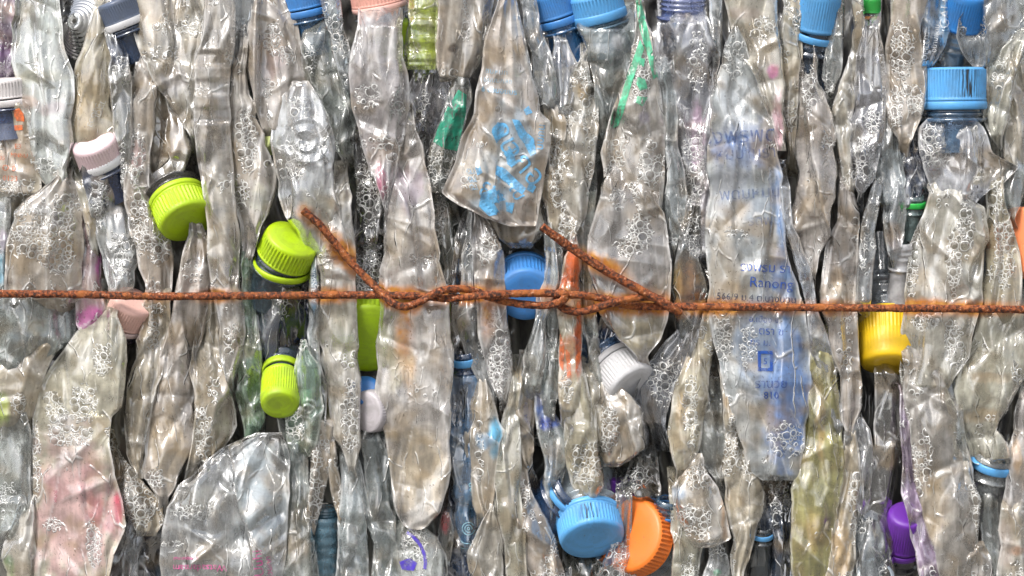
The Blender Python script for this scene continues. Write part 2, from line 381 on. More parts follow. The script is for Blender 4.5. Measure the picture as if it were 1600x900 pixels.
def B(key, rows, depth, sty, label, bulge=None, tilt=None, bub=None, op=None, spots=(), bspots=(), cr=1.0, cell=None, ribs=None,
      aniso=None, mat=None, name='crushed_bottle', moulds=(), cat='plastic bottle', st=2.3, keep='', group=GROUP, endfade=9, thick=1.0):
    _seed[0] += 7
    rng = np.random.default_rng(_seed[0])
    tint, o0, b0, mk = STY[sty]
    if op is not None: o0 = op
    if bub is not None: b0 = bub
    mk = mat or mk
    rows = sorted(rows)
    ry = np.array([r[0] for r in rows], float); rl = np.array([r[1] for r in rows], float); rr = np.array([r[2] for r in rows], float)
    wd = float(np.interp(depth, [-22, -10, 0], [.5, 1.5, 4])); rl = rl - wd; rr = rr + wd
    wmax = float((rr - rl).max())
    tuck = 42.0; t0 = ry[0] - 1e4; t1 = ry[-1] + 1e4      # ends that dive behind the neighbours
    if 't' not in keep and ry[0] > 0:
        t0 = ry[0]; dx = np.clip((rl[0] + rr[0] - rl[1] - rr[1]) / 2 / max(ry[1] - ry[0], 8), -.5, .5) * tuck; m_ = (rl[0] + rr[0]) / 2; w_ = max(rr[0] - rl[0], min(.6 * wmax, 24)) / 2
        ry = np.insert(ry, 0, t0 - tuck); rl = np.insert(rl, 0, m_ + dx - w_); rr = np.insert(rr, 0, m_ + dx + w_)
    if 'b' not in keep and ry[-1] < 900:
        t1 = ry[-1]; dx = np.clip((rl[-1] + rr[-1] - rl[-2] - rr[-2]) / 2 / max(ry[-1] - ry[-2], 8), -.5, .5) * tuck; m_ = (rl[-1] + rr[-1]) / 2; w_ = max(rr[-1] - rl[-1], min(.6 * wmax, 24)) / 2
        ry = np.append(ry, t1 + tuck); rl = np.append(rl, m_ + dx - w_); rr = np.append(rr, m_ + dx + w_)
    hh = ry[-1] - ry[0]
    if bulge is None: bulge = min(6 + wmax * .13, 20)
    if tilt is None: tilt = rng.uniform(-.16, .16) * wmax
    nv = max(8, int(hh / st)); nu = max(8, int(wmax / st))
    v = np.linspace(0, 1, nv + 1); yy = ry[0] + v * hh
    xl = np.interp(yy, ry, rl); xr = np.interp(yy, ry, rr)
    for _ in range(1):      # soften the corners a little
        xl[1:-1] = .25 * xl[:-2] + .5 * xl[1:-1] + .25 * xl[2:]; xr[1:-1] = .25 * xr[:-2] + .5 * xr[1:-1] + .25 * xr[2:]
    sd = _seed[0]
    wob = np.clip((xr - xl) / 30, .25, 1)
    kn = np.cumsum(rng.uniform(14, 44, 60)) + yy[0] - 30          # kinked, angular edges
    xl = xl + np.interp(yy, kn, rng.uniform(-4, 4, 60)) * wob; xr = xr + np.interp(yy, kn + 11, rng.uniform(-4, 4, 60)) * wob
    xr = np.maximum(xr, xl + 1.5)
    u = np.linspace(0, 1, nu + 1)
    u = .5 - .5 * np.cos(u * math.pi) * (.35) - (.5 - u) * .65 - (0 if True else 0)
    u = np.linspace(0, 1, nu + 1) * .65 + (.5 - .5 * np.cos(np.linspace(0, 1, nu + 1) * math.pi)) * .35
    X = xl[:, None] + u[None, :] * (xr - xl)[:, None]
    Y = np.repeat(yy[:, None], nu + 1, 1)
    Y = Y + (fbm(X / 23, Y / 60, sd + 1, 2) - .5) * 10 * (np.sin(v * math.pi) ** .3)[:, None]*0.6 + 0.10 * (rng.uniform(-1, 1)) * (X - X.mean()) * 0
    U = np.repeat(u[None, :], nv + 1, 0)
    lw = np.clip((xr - xl) / wmax, .1, 1)[:, None]
    prof = 1 - np.abs(2 * U - 1) ** 2.4
    endf = np.ones_like(yy)
    endf *= sstep(0, endfade, yy - ry[0] + .01) if ry[0] > -2 else 1
    endf *= sstep(0, endfade, ry[-1] - yy + .01) if ry[-1] < 902 else 1
    body = prof * (lw ** .7) * endf[:, None]
    edge = np.clip(prof * 3.5, 0, 1) * endf[:, None]
    cell = cell or max(19, min(64, wmax * .55)); an = aniso or rng.uniform(2.6, 4.6)
    wx = X + (fbm(X / 60, Y / 110, sd + 5, 2) - .5) * 26; wy = Y + (fbm(X / 60, Y / 60, sd + 6, 2) - .5) * 30
    rel = crumple(wx, wy, rng, cell, .62 * cr, an); crease = crumple.crease
    rel = rel + crumple(wx, wy, rng, cell * .5, .36 * cr, an * .8) * sstep(.5, .68, fbm(X / 60, Y / 90, sd + 40, 2))
    rel = rel + (fbm(X / 30, Y / 90, sd + 8, 2) - .5) * 5 * cr
    m_ = sstep(.5, .68, fbm(X / 60, Y / 90, sd + 40, 2)); crease = np.maximum(crease, crumple.crease * m_ * .8)
    dpx = np.minimum(U, 1 - U) * (xr - xl)[:, None]
    bead = np.exp(-((dpx - 2.6) / 1.5) ** 2) * sstep(.25, .6, fbm(X * 0 + (U > .5) * 7, Y / 70, sd + 50, 2))
    rel = rel + bead * 2.6 / .9
    for q_ in range(int(2 + hh * wmax / 6500)):            # single sharp folds at odd angles that fade out along the film
        fy = rng.uniform(yy[0], yy[-1]); fi_ = int(np.argmin(np.abs(yy - fy))); fx = rng.uniform(xl[fi_], xr[fi_]); an_ = rng.choice([-1, 1]) * rng.uniform(.15, 1.5)
        da = (X - fx) * math.cos(an_) - (Y - fy) * math.sin(an_); db = (X - fx) * math.sin(an_) + (Y - fy) * math.cos(an_)
        L_ = rng.uniform(22, 60); wd_ = rng.uniform(9, 22)
        env = np.exp(-(db / L_) ** 2) * np.exp(-(da / wd_) ** 2)
        sg = rng.choice([-1, 1]) * rng.uniform(.35, .75)
        rel = rel + cr * sg * (wd_ * .55 - np.abs(da)) * env
        crease = np.maximum(crease, np.exp(-(np.abs(da) / 1.5)) * np.exp(-(db / L_) ** 2) * .9)
    flute = np.abs(((U * rng.uniform(1.5, 3.2) + Y / 500 + rng.uniform(0, 1)) % 1) - .5) * 2 - .5
    rel = rel + flute * min(wmax * .07, 6) * cr
    if ribs:
        y0, y1, per, amp = ribs
        m = sstep(y0 - 6, y0 + 6, Y) * sstep(y1 + 6, y1 - 6, Y)
        rel = rel * (1 - .6 * m) + m * amp * np.clip(np.cos((Y - y0) / per * 2 * math.pi) * 2.5, -1, 1)
    for (mx, my, mr, amp) in moulds:       # moulded base pattern: concentric rings
        q = np.hypot(X - mx, (Y - my) * 1.05)
        rel = rel + amp * np.exp(-((q - mr) / (mr * .18)) ** 2) - amp * 1.2 * np.exp(-(q / (mr * .35)) ** 2) + amp * .8 * np.exp(-((q - 2.1 * mr) / (mr * .2)) ** 2)
    bend = (fbm(yy / 120, yy * 0 + 4, sd + 9, 2) - .5)[:, None] * 14
    dive = (np.clip((t0 + 4 - yy) / tuck, 0, 1.2) ** 1.2 + np.clip((yy - t1 + 4) / tuck, 0, 1.2) ** 1.2)[:, None] * 62
    base = depth * DS + tilt * (U - .5) * 2 + bend + dive
    u0 = np.clip(rng.choice([.3, .7]) + (fbm(yy / 110, yy * 0 + 2, sd + 70, 2) - .5) * .9, .15, .85)[:, None]
    tent = np.minimum(U / u0, (1 - U) / (1 - u0)) * endf[:, None]
    tk = float(np.interp(wmax, [30, 110], [.95, .35])) * rng.uniform(.7, 1.2)
    Zf = base - bulge * (body * (1 - .55 * tk) + tent * tk * lw ** .7) - rel * edge * .9
    Zb = base + bulge * .8 * thick * body + rel * edge * .25 + 1.0 * endf[:, None] * np.clip(prof * 6, 0, 1)
    Zb = np.maximum(Zb, Zf + .4)
    # vertices: front grid + back interior, sharing the outline
    k = (D + Zf * S) / D
    Vf = np.stack([(X - 800) * S * k, Zf * S, (450 - Y) * S * k + ZC], -1).reshape(-1, 3)
    k = (D + Zb * S) / D
    Vb = np.stack([(X - 800) * S * k, Zb * S, (450 - Y) * S * k + ZC], -1).reshape(-1, 3)
    W = nu + 1; nV = (nv + 1) * W
    ii, jj = np.meshgrid(np.arange(nv), np.arange(nu), indexing='ij')
    a = (ii * W + jj).ravel()
    ff = np.stack([a, a + W, a + W + 1, a + 1], 1)
    fb = np.stack([a, a + 1, a + W + 1, a + W], 1) + nV
    L = (np.arange(nv) * W); R = L + nu
    sl = np.stack([L, L + nV, L + W + nV, L + W], 1); sr = np.stack([R, R + W, R + W + nV, R + nV], 1)
    T = np.arange(nu); Bm = T + nv * W
    stp = np.stack([T, T + 1, T + 1 + nV, T + nV], 1); sbt = np.stack([Bm, Bm + nV, Bm + 1 + nV, Bm + 1], 1)
    faces = np.concatenate([ff, fb, sl, sr, stp, sbt])
    V = np.concatenate([Vf, Vb])
    # paint: tint / opacity / bubbles / rust
    tcol = np.ones((nv + 1, W, 4)); g_ = rng.uniform(-.1, .4) if sty in 'DHC' else 0; tcol[..., :3] = (np.array(tint) * (1 - g_) + np.mean(tint) * g_) * rng.uniform(.84, 1.14) * np.array([1, rng.uniform(.97, 1.03), rng.uniform(.92, 1.06)])
    op = np.full(X.shape, o0) + (prof < .25) * .06
    n1 = fbm(X / 30, Y / 45, sd + 20, 3)
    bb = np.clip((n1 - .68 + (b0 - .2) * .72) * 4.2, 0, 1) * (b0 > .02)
    nw = (fbm(X / 14, Y / 20, sd + 30, 3) - .5) * .9
    for (sx, sy, rx, rY, c, s) in spots:
        f = s * sstep(1.15, .55, np.hypot((X - sx) / rx, (Y - sy) / rY) + nw)
        tcol[..., :3] = tcol[..., :3] * (1 - f[..., None]) + np.array(c) * f[..., None]
        op = np.maximum(op, np.minimum(op + f * .42, .92))
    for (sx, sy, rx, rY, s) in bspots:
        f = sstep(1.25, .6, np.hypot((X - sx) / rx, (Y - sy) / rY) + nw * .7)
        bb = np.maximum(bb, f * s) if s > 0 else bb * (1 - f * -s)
    wh = np.clip(crease * .8 + np.exp(-((dpx - 1.8) / 1.6) ** 2) * .85, 0, 1) * sstep(.25, .5, fbm(X / 25, Y / 40, sd + 60, 3))   # stress-whitened folds, plus bright edge-on light painted along the outline
    tcol[..., :3] = tcol[..., :3] * (1 - .72 * wh[..., None]) + .82 * .72 * wh[..., None]
    op = op + wh * .35
    ru = rust_field(X, Y) * (1 if depth < 3 else .0)
    uv = np.stack([X / 100, -Y / 100], -1).reshape(-1, 2)
    dup = lambda q: np.concatenate([q.reshape(nV, *q.shape[2:])] * 2)
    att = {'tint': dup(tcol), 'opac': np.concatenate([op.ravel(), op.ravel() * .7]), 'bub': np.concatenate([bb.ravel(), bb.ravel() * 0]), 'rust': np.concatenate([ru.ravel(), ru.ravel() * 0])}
    o = mesh_obj(name, V, faces, MATS[mk], None, np.concatenate([uv, uv]), att)
    o.data.materials.append(M_BACK)
    mi = np.zeros(len(o.data.polygons), dtype=np.int32); mi[len(ff):len(ff) + len(fb)] = 1
    o.data.polygons.foreach_set('material_index', mi)
    tag(o, label, cat, group)
    BODY[key] = (o, yy, xl, xr, u, Zf)
    return o

def surf(key, x, y):
    o, yy, xl, xr, u, Zf = BODY[key]
    fi = np.clip((y - yy[0]) / (yy[-1] - yy[0]) * (len(yy) - 1), 0, len(yy) - 1.001)
    i = int(fi); t = fi - i
    l = xl[i] * (1 - t) + xl[i + 1] * t; r = xr[i] * (1 - t) + xr[i + 1] * t
    uu = min(max((x - l) / max(r - l, 1e-3), 0.02), .98)
    z0 = np.interp(uu, u, Zf[i]); z1 = np.interp(uu, u, Zf[i + 1])
    return min(max(x, l + 1), r - 1), z0 * (1 - t) + z1 * t

def conform(key, pts2):
    out = []
    for x, y in pts2:
        xx, z = surf(key, x, y); out.append(P(xx, y, z - 1.6))
    return out

def mark(key, polys, col, cover=.85, name='printed_mark'):
    """flat printing lying on the film of a bottle"""
    V = []; F = []
    for poly in polys:
        pts = [Vector(p) for p in poly]; n = len(pts)
        dense = []
        for i in range(n):
            a, b = pts[i], pts[(i + 1) % n]; k = max(1, int((b - a).length / 5))
            for q in range(k): dense.append(a + (b - a) * (q / k))
        nb = len(dense)
        xs = [p.x for p in dense]; ys = [p.y for p in dense]
        gx = np.arange(min(xs) + 3, max(xs), 5.0); gy = np.arange(min(ys) + 3, max(ys), 5.0)
        inner = [Vector((float(x), float(y))) for x in gx for y in gy]
        r = delaunay_2d_cdt(dense + inner, [(i, (i + 1) % nb) for i in range(nb)], [list(range(nb))], 1, 1e-4)
        off = len(V); V += conform(key, [(p.x, p.y) for p in r[0]]); F += [[off + i for i in f] for f in r[2]]
    return mesh_obj(name, V, F, ink_material(col, cover), BODY[key][0], smooth=False)

def text(key, s, x, y, size, rot, col, mirror=False, sx=1.0, cover=.9):
    cu = bpy.data.curves.new('lettering', 'FONT'); cu.body = s; cu.size = size; cu.align_x = 'CENTER'; cu.align_y = 'CENTER'; cu.resolution_u = 2
    ob = bpy.data.objects.new('lettering', cu); C.objects.link(ob)
    dg = bpy.context.evaluated_depsgraph_get()
    me = bpy.data.meshes.new_from_object(ob.evaluated_get(dg))
    bpy.data.objects.remove(ob); bpy.data.curves.remove(cu)
    bm = bmesh.new(); bm.from_mesh(me); bpy.data.meshes.remove(me)
    bmesh.ops.triangulate(bm, faces=bm.faces[:])
    for _ in range(3):
        e = [q for q in bm.edges if q.calc_length() > 4.5]
        if not e: break
        bmesh.ops.subdivide_edges(bm, edges=e, cuts=1); bmesh.ops.triangulate(bm, faces=bm.faces[:])
    a = math.radians(rot); pts = []
    for q in bm.verts:
        px, py = q.co.x * sx * (-1 if mirror else 1), q.co.y
        pts.append((x + px * math.cos(a) - py * math.sin(a), y - (px * math.sin(a) + py * math.cos(a))))
    bm.verts.ensure_lookup_table()
    F = [[w.index for w in f.verts] for f in bm.faces]
    bm.free()
    if not F: return
    return mesh_obj('printed_text', conform(key, pts), F, ink_material(col, cover), BODY[key][0], smooth=False)

# ------------------------------------------------------------------ necks, rings and caps
def frame(axis):
    a = Vector((axis[0], -axis[2], axis[1])).normalized()
    up = Vector((0, -1, 0)) if abs(a.y) < .9 else Vector((0, 0, 1))
    s = up.cross(a).normalized(); t = a.cross(s)
    return a, s, t           # t points to the viewer's side of the cap

def lathe(name, org, axis, prof, n, mat, parent, rib=None, grime=None, squash=1.0, closed=True):
    """prof: list of (t, r, ribamount) in photo pixels along the axis"""
    a, s, t = frame(axis); org = Vector(org)
    V = []; UV = []; G = []
    for (h, r, ra) in prof:
        for i in range(n):
            th = 2 * math.pi * i / n
            q = r
            if ra and rib: q = r + ra * (abs(((i * rib / n) % 1) - .5) * 4 - 1 if True else 0)
            c_, s_ = math.cos(th), math.sin(th) * squash
            p = org + (a * h + t * (c_ * q) + s * (s_ * q)) * S
            V.append(p); ww = th if th < math.pi else th - 2 * math.pi
            UV.append((ww * max(r, 1) / 100 if r > 0 else 0, h / 100 + (r / 100 if r < prof[0][1] * .93 else 0)))
            G.append(0.0 if not grime else math.exp(-((ww - grime[0]) / grime[1]) ** 2) * (1 if ra else .15) * (0 if r < .5 * prof[0][1] else 1))
    F = []
    m = len(prof)
    for j in range(m - 1):
        for i in range(n):
            i2 = (i + 1) % n
            F.append((j * n + i, j * n + i2, (j + 1) * n + i2, (j + 1) * n + i))
    o = mesh_obj(name, V, np.array(F), mat, parent, UV, {'grime': np.array(G)})
    return o

CAPM = {}
def capmat(col, dirt=.25, rough=.38):
    k = (col, dirt, rough)
    if k not in CAPM: CAPM[k] = cap_material('moulded_cap_plastic', col, rough, dirt)
    return CAPM[k]
NECKM = {}
def neckmat(col, op):
    k = (col, op)
    if k not in NECKM: NECKM[k] = neck_material('clear_neck_plastic', col, op)
    return NECKM[k]

LIME = (.42, .62, .008); BLUE = (.055, .24, .62); SKY = (.10, .36, .72); ORANGE = (.80, .19, .025); YELLOW = (.78, .50, .012)
PURPLE = (.13, .022, .33); WHITE = (.70, .70, .72); PINKW = (.72, .55, .58); PEACH = (.80, .40, .33); GREEN = (.01, .30, .04)

def N(cx, cy, depth, axis, r, root=None, label=None, cap=None, capcol=None, h=None, ring=None, ringcol=None, ring_t=None, ring_tilt=None,
      neck=60, neckcol=(.35, .4, .45), neckop=.25, shoulder=1.25, ribs=46, grime=None, dirt=.25, dirty_face=0, flange=True, squash=1.0, threads=True, rib=1.0, offset=0, smooth_top=.22):
    """a bottle neck at (cx, cy): origin = rim of the cap; axis points out of the closed end (right, up, towards the viewer)"""
    org = P(cx, cy, depth * DS)
    h = h or r * .62
    prof = []
    L0 = .25 * h if cap else .5 * h
    rn = r * .86
    prof = [(L0, rn * .8, 0), (L0, rn, 0)]
    if threads:
        for q in range(3):
            tt = L0 - (q + 1) * .22 * h
            prof += [(tt + .08 * h, rn, 0), (tt + .04 * h, rn * 1.07, 0), (tt - .02 * h, rn * 1.07, 0), (tt - .06 * h, rn, 0)]
    if flange: prof += [(-.50 * h, rn, 0), (-.52 * h, rn * 1.2, 0), (-.60 * h, rn * 1.2, 0), (-.63 * h, rn * 1.01, 0)]
    prof += [(-.75 * h, rn, 0), (-.75 * h - neck * .45, rn * (1 + (shoulder - 1) * .25), 0), (-.75 * h - neck, rn * shoulder, 0)]
    prof = sorted(prof, key=lambda q: -q[0])
    o = lathe('neck' if root else 'crushed_bottle', org, axis, prof, 48, neckmat(neckcol, neckop), root, squash=squash)
    base = root or o
    if not root: tag(o, label, 'plastic bottle', GROUP)
    if cap:
        n = ribs * 6
        z = 0
        pr = [(0, r * .93, 0), (0, r * 1.0, 0), (.07 * h, r * 1.005, 0), (.09 * h, r * .985, 0), (.14 * h, r * .985, rib * r * .016), ((1 - smooth_top) * h, r * .965, rib * r * .016),
              ((1.02 - smooth_top) * h, r * .97, 0), (.90 * h, r * .955, 0), (.96 * h, r * .925, 0), (1.0 * h, r * .87, 0), (1.01 * h, r * .6, 0), (1.0 * h, r * .3, 0), (1.0 * h, .01, 0)]
        lathe('cap', Vector(org) + frame(axis)[0] * offset * S, cap if isinstance(cap, tuple) else axis, pr, n, capmat(capcol, dirt), base, rib=ribs, grime=grime, squash=squash)
    if ring:
        rt = ring_t if ring_t is not None else -.06 * h
        ra = ring_tilt or axis
        hr = .24 * h if ring is True else ring
        pr = [(rt - hr, r * .93, 0), (rt - hr, r * .98, 0), (rt - hr * .85, r * 1.02, 0), (rt - hr * .15, r * 1.02, 0), (rt, r * .99, 0), (rt, r * .92, 0), (rt - hr, r * .92, 0)]
        lathe('cap_ring', org, ra, pr, 96, capmat(ringcol or capcol, dirt), base, squash=squash)
    return base
# ================================================================== THE BALE, left to right
# --- top left
B('b0', [(-8,0,34),(35,-14,30),(70,-14,26),(112,-14,26)], 22, 'U', 'purple tinted bottle at the left edge above the white cap', spots=[(8,20,30,18,(.55,.42,.48),.8),(10,70,30,25,(.22,.1,.25),.7)])
B('b1', [(-8,30,90),(40,22,97),(80,20,100),(120,25,110),(160,32,113),(200,42,110),(240,50,108),(275,60,105),(292,72,96)], -4, 'W', 'clear twisted bottle with pale shiny crumples, right of the orange print', bub=.16, spots=[(60,120,40,14,(.35,.33,.2),.5),(80,170,30,12,(.5,.33,.38),.5),(45,160,18,14,(.6,.3,.2),.5)], bspots=[(70,260,30,14,.7)], cr=1.3)
B('b2', [(160,-20,34),(190,-20,44),(230,-20,54),(270,-20,62),(305,-20,66)], 8, 'D', 'beige bottle printed in orange at the left edge', spots=[(20,240,45,60,(.55,.42,.35),.5)], bspots=[(30,292,35,14,.8)])
B('b4', [(8,152,166),(50,140,168),(90,125,170),(120,113,171),(160,110,172),(200,110,182),(240,112,186),(260,118,180)], -2, 'D', 'brown stained flat bottle with embossed lettering above the pink and white cap', bub=.05, spots=[(130,170,26,40,(.42,.30,.16),.6)], cr=.7)
B('b5', [(50,166,178),(80,170,198),(130,172,205),(180,178,208),(230,185,208),(292,192,205)], -8, 'X', 'narrow glossy clear bottle hanging from the white ringed dark neck', bub=.25, spots=[(184,74,26,36,(.03,.05,.11),.95)], bspots=[(190,110,16,30,.6),(190,260,10,40,.8)])
B('b6', [(72,214,226),(100,210,240),(150,210,246),(200,208,237),(250,203,232),(300,199,230)], -3, 'D', 'beige bottle with a pink foot, left of the brown oval one', spots=[(215,255,14,35,(.55,.34,.36),.6)], bspots=[(215,250,14,40,.5)])
B('b7', [(122,240,252),(160,237,272),(200,232,295),(235,231,301),(262,232,292),(284,240,275)], 4, 'D', 'brown smeared oval bottle above the tilted lime cap', op=.6, bub=.1, spots=[(265,210,30,50,(.20,.15,.10),.8)], mat='G')
B('b8', [(-8,200,336),(25,205,328),(55,213,318),(85,222,309),(120,240,305),(160,262,303),(200,288,305),(216,298,305)], -12, 'H', 'wide beige bottle with a pinched top right corner, at the upper left', bub=.3, cr=1.3, bspots=[(255,80,30,20,.5),(300,40,25,15,.6)], spots=[(250,20,40,30,(.46,.38,.28),.5),(270,130,25,25,(.5,.47,.55),.4)])
B('b9', [(-8,324,362),(30,320,368),(70,313,364),(100,305,361),(150,304,358),(200,304,357),(250,308,364),(300,314,369),(350,322,373),(400,328,375),(458,333,378),(520,341,382),(560,346,376),(594,353,364)], -17, 'H', 'long pale ribbed bottle running straight down through the wire, right of the tilted lime cap', bub=.28, cr=.8, ribs=(70,205,44,3.5), spots=[(340,330,30,90,(.48,.43,.33),.6),(345,160,14,40,(.6,.6,.62),.5)])
B('b10', [(-8,334,400),(40,338,388),(80,350,380),(130,358,376)], 12, 'C', 'grey crumpled bottle tucked behind the ribbed pale one at the top', cr=1.3)
B('b11', [(70,372,386),(110,364,386),(150,358,390),(200,355,404),(240,358,420),(270,362,431),(300,367,432),(330,373,420),(350,377,410),(405,381,390)], -4, 'D', 'greyish bottle covered in fine bubbles left of the domed bottle base', bub=.42, bspots=[(385,220,18,50,1),(380,300,12,20,.8)], spots=[(405,310,18,25,(.36,.36,.24),.5)])
B('b12', [(-8,396,440),(40,388,460),(80,384,472),(120,388,479),(150,394,472),(180,402,456),(206,412,440)], 2, 'D', 'brownish pink bottle between the ribbed pale one and the first blue neck', bub=.3, spots=[(425,90,28,35,(.42,.30,.30),.6),(410,20,20,30,(.40,.33,.24),.6)], bspots=[(425,60,14,30,.7)])
B('b15', [(-8,504,526),(40,514,537),(80,522,546),(110,530,546),(142,539,546)], -4, 'C', 'thin clear strip of bottle right of the first blue neck', bub=.3)
B('b14', [(48,474,516),(70,474,521),(100,478,527),(120,480,534),(150,488,545),(170,502,550),(200,510,554),(225,520,552),(245,538,549)], 3, 'C', 'grey sagging bottle under the first blue neck', bspots=[(485,90,12,25,.7)], spots=[(500,60,20,12,(.55,.6,.66),.5)], cr=1.2)
B('b13', [(126,456,484),(150,440,502),(180,430,513),(220,426,521),(260,428,523),(300,437,524),(340,449,531),(375,468,541),(402,486,546)], -20, 'W', 'domed clear bottle base with a moulded centre ring, behind the left wire tail', keep='t', bub=.12, bulge=24, moulds=[(478,220,17,5)], spots=[(500,330,35,50,(.45,.40,.26),.6)], bspots=[(465,165,25,20,.6),(455,250,25,35,.6),(505,230,12,18,.6)], op=.42)
B('b16', [(38,560,628),(60,556,632),(90,550,632),(115,545,639),(170,547,640),(205,560,636),(240,570,628),(270,580,619),(300,592,612),(332,602,608)], -23, 'H', 'pale bottle with a pink streak below the lavender clear neck', bub=.25, cr=.8, spots=[(595,285,10,35,(.6,.05,.2),.75),(590,235,25,30,(.52,.42,.38),.5)], bspots=[(575,150,25,18,.6),(620,160,14,25,.7),(585,222,30,14,.6)])
B('b17', [(-8,638,680),(50,636,679),(90,634,678),(109,634,679)], -9, 'L', 'lime tinted ribbed clear bottle next to the lavender clear neck', keep='b', ribs=(10,100,26,3), cr=.7)
B('b18', [(-8,678,773),(40,678,768),(80,678,756),(108,680,744),(128,692,734)], -12, 'D', 'beige bottle with black dirt specks right of the lime tinted one', keep='b', bub=.1, spots=[(690,60,16,60,(.45,.36,.27),.6),(708,75,8,8,(.06,.04,.03),.9),(730,40,14,40,(.55,.55,.56),.5)], bspots=[(728,30,8,40,.7)])
B('b19', [(110,648,692),(130,645,707),(160,645,702),(190,648,690),(214,656,680)], 5, 'X', 'small shiny clear bottle piece left of the green print', bub=.35, cr=1.4)
B('b20', [(118,712,730),(150,702,735),(180,690,731),(215,677,723),(240,670,716),(270,667,704),(300,672,690)], -13, 'C', 'bottle with a green printed number above large bubbles', spots=[(700,240,40,30,(.3,.36,.33),.4)], bspots=[(685,262,28,34,1)])
B('b22', [(-8,775,806),(60,757,821),(120,748,833),(175,742,846),(190,736,864),(230,718,860),(270,702,853),(302,688,846),(322,720,841),(340,758,838),(354,800,834)], -24, 'D', 'wide beige bottle with torn blue artwork hanging above the blue cap', keep='b', bub=.08, tilt=6, cr=1.0, op=.70, spots=[(796,245,46,80,(.36,.52,.66),.6),(765,310,36,26,(.36,.52,.66),.6),(790,40,40,60,(.50,.43,.36),.5),(770,260,60,40,(.48,.46,.40),.5),(740,300,30,14,(.44,.32,.18),.5)], bspots=[(735,280,18,16,.6)])
B('b23', [(318,745,848),(350,762,851),(375,778,838),(388,800,826)], 4, 'D', 'grey brown bottle fold directly over the blue cap in the middle', keep='b', op=.6, spots=[(800,350,50,30,(.28,.24,.2),.7)], bub=.05)
B('b21', [(190,624,650),(220,622,656),(260,618,664),(300,610,671),(340,604,679),(400,598,687),(460,594,698),(500,591,703),(550,588,706),(600,588,706),(640,591,703),(680,598,704),(720,606,704),(760,610,702),(800,618,690),(822,632,668),(828,640,655)], -19, 'H', 'large long bottle under the knot of the wire, sandy in its lower half', keep='b', bub=.08, cr=.75, bulge=22, spots=[(640,290,26,50,(.33,.25,.33),.7),(650,730,60,75,(.47,.39,.27),.8),(625,560,22,60,(.50,.46,.27),.5),(620,370,20,60,(.52,.46,.36),.5)], bspots=[(660,610,25,16,.3)], endfade=16)
B('b85', [(185,655,672),(240,664,692),(300,668,708),(360,676,718),(420,684,722),(470,692,726),(540,698,726)], 14, 'K', 'dark grey green bottle in the gap right of the large long one', bspots=[(685,330,12,60,.7)], spots=[(700,400,25,90,(.16,.19,.17),.6)])
B('b83', [(200,553,580),(270,556,604),(310,558,606),(350,556,604),(400,553,603),(458,553,600)], 8, 'K', 'dark shiny bottle with dense foam behind the left wire tail', bspots=[(572,300,18,60,1),(575,420,24,40,1)], cr=1.6)
# --- top middle
B('b24', [(-8,810,832),(40,822,845),(80,830,861),(110,834,868),(150,842,871),(170,851,868)], -5, 'C', 'narrow bubbly bottle at the top between blue artwork and blue necks', bub=.36)
B('b27', [(152,845,862),(180,848,879),(210,861,885),(250,860,887),(300,846,886),(340,857,886),(378,868,884)], -5, 'D', 'slim beige bottle with big bubbles above the right wire tail', bub=.3, bspots=[(872,290,12,40,.9),(868,230,10,30,.7)])
B('b26', [(92,905,914),(120,888,920),(150,880,936),(200,878,938),(230,870,931),(270,860,926),(300,858,921),(340,862,912),(376,874,898)], -11, 'H', 'kinked pale bottle covered in bubbles below the second and third blue necks', bub=.45, cr=1.3, spots=[(912,145,10,20,(.42,.3,.1),.6)])
B('b25', [(60,866,880),(100,866,900),(140,868,895),(180,870,885)], 2, 'X', 'shiny clear shoulder under the second blue neck')
B('b28', [(44,906,992),(70,914,990),(100,920,985),(140,927,971),(180,935,962),(218,941,950)], 1, 'C', 'grey blue bottle shoulder with a white reflection under the largest blue neck', spots=[(945,60,45,20,(.25,.33,.4),.6),(965,65,14,14,(.75,.77,.8),.7)], bub=.06)  # the near-white spot paints the reflection into the tint
B('b29', [(-8,992,1001),(60,994,1017),(120,978,1029),(190,955,1036),(240,938,1038),(290,945,1039),(340,1000,1036)], -15, 'H', 'pale bottle with faded green print tapering to the top', bub=.4, spots=[(1008,185,10,12,(.25,.22,.4),.5),(960,285,20,12,(.46,.38,.25),.6)], bspots=[(1000,110,20,50,.9)])
B('b30', [(262,960,984),(290,940,1006),(330,929,1040),(370,922,1046),(420,919,1048),(460,924,1048),(500,944,1045),(530,964,1035),(558,996,1014)], -23, 'H', 'broad bottle with the widest rust stain under the right wire tail', bub=.1, cr=.7, bspots=[(965,310,16,20,.7),(1000,360,20,30,.8),(985,385,35,16,.9)], spots=[(1000,520,40,40,(.44,.37,.20),.7),(1000,330,30,20,(.5,.42,.33),.5)])
B('b31', [(32,1030,1104),(70,1025,1114),(100,1029,1119),(140,1044,1115),(170,1051,1110),(200,1055,1106),(240,1060,1106),(300,1065,1106),(360,1068,1105),(404,1086,1104)], 2, 'X', 'clear bottle with lilac and pink tints under the indigo neck', op=.45, spots=[(1088,215,14,60,(.52,.32,.48),.7),(1060,80,14,30,(.08,.09,.1),.5),(1095,300,12,60,(.5,.42,.46),.5)], bspots=[(1090,100,16,50,.6),(1080,260,20,60,.8)], cr=1.3)
B('b32', [(108,1030,1050),(160,1036,1053),(220,1040,1059),(300,1042,1069),(380,1045,1071),(445,1052,1074)], -2, 'C', 'narrow grey bottle strip between green print and the lilac tints', bub=.3)
B('b33', [(-8,1108,1124),(60,1112,1126),(95,1116,1122)], 0, 'C', 'short grey strip of bottle right of the indigo neck', bub=.4)
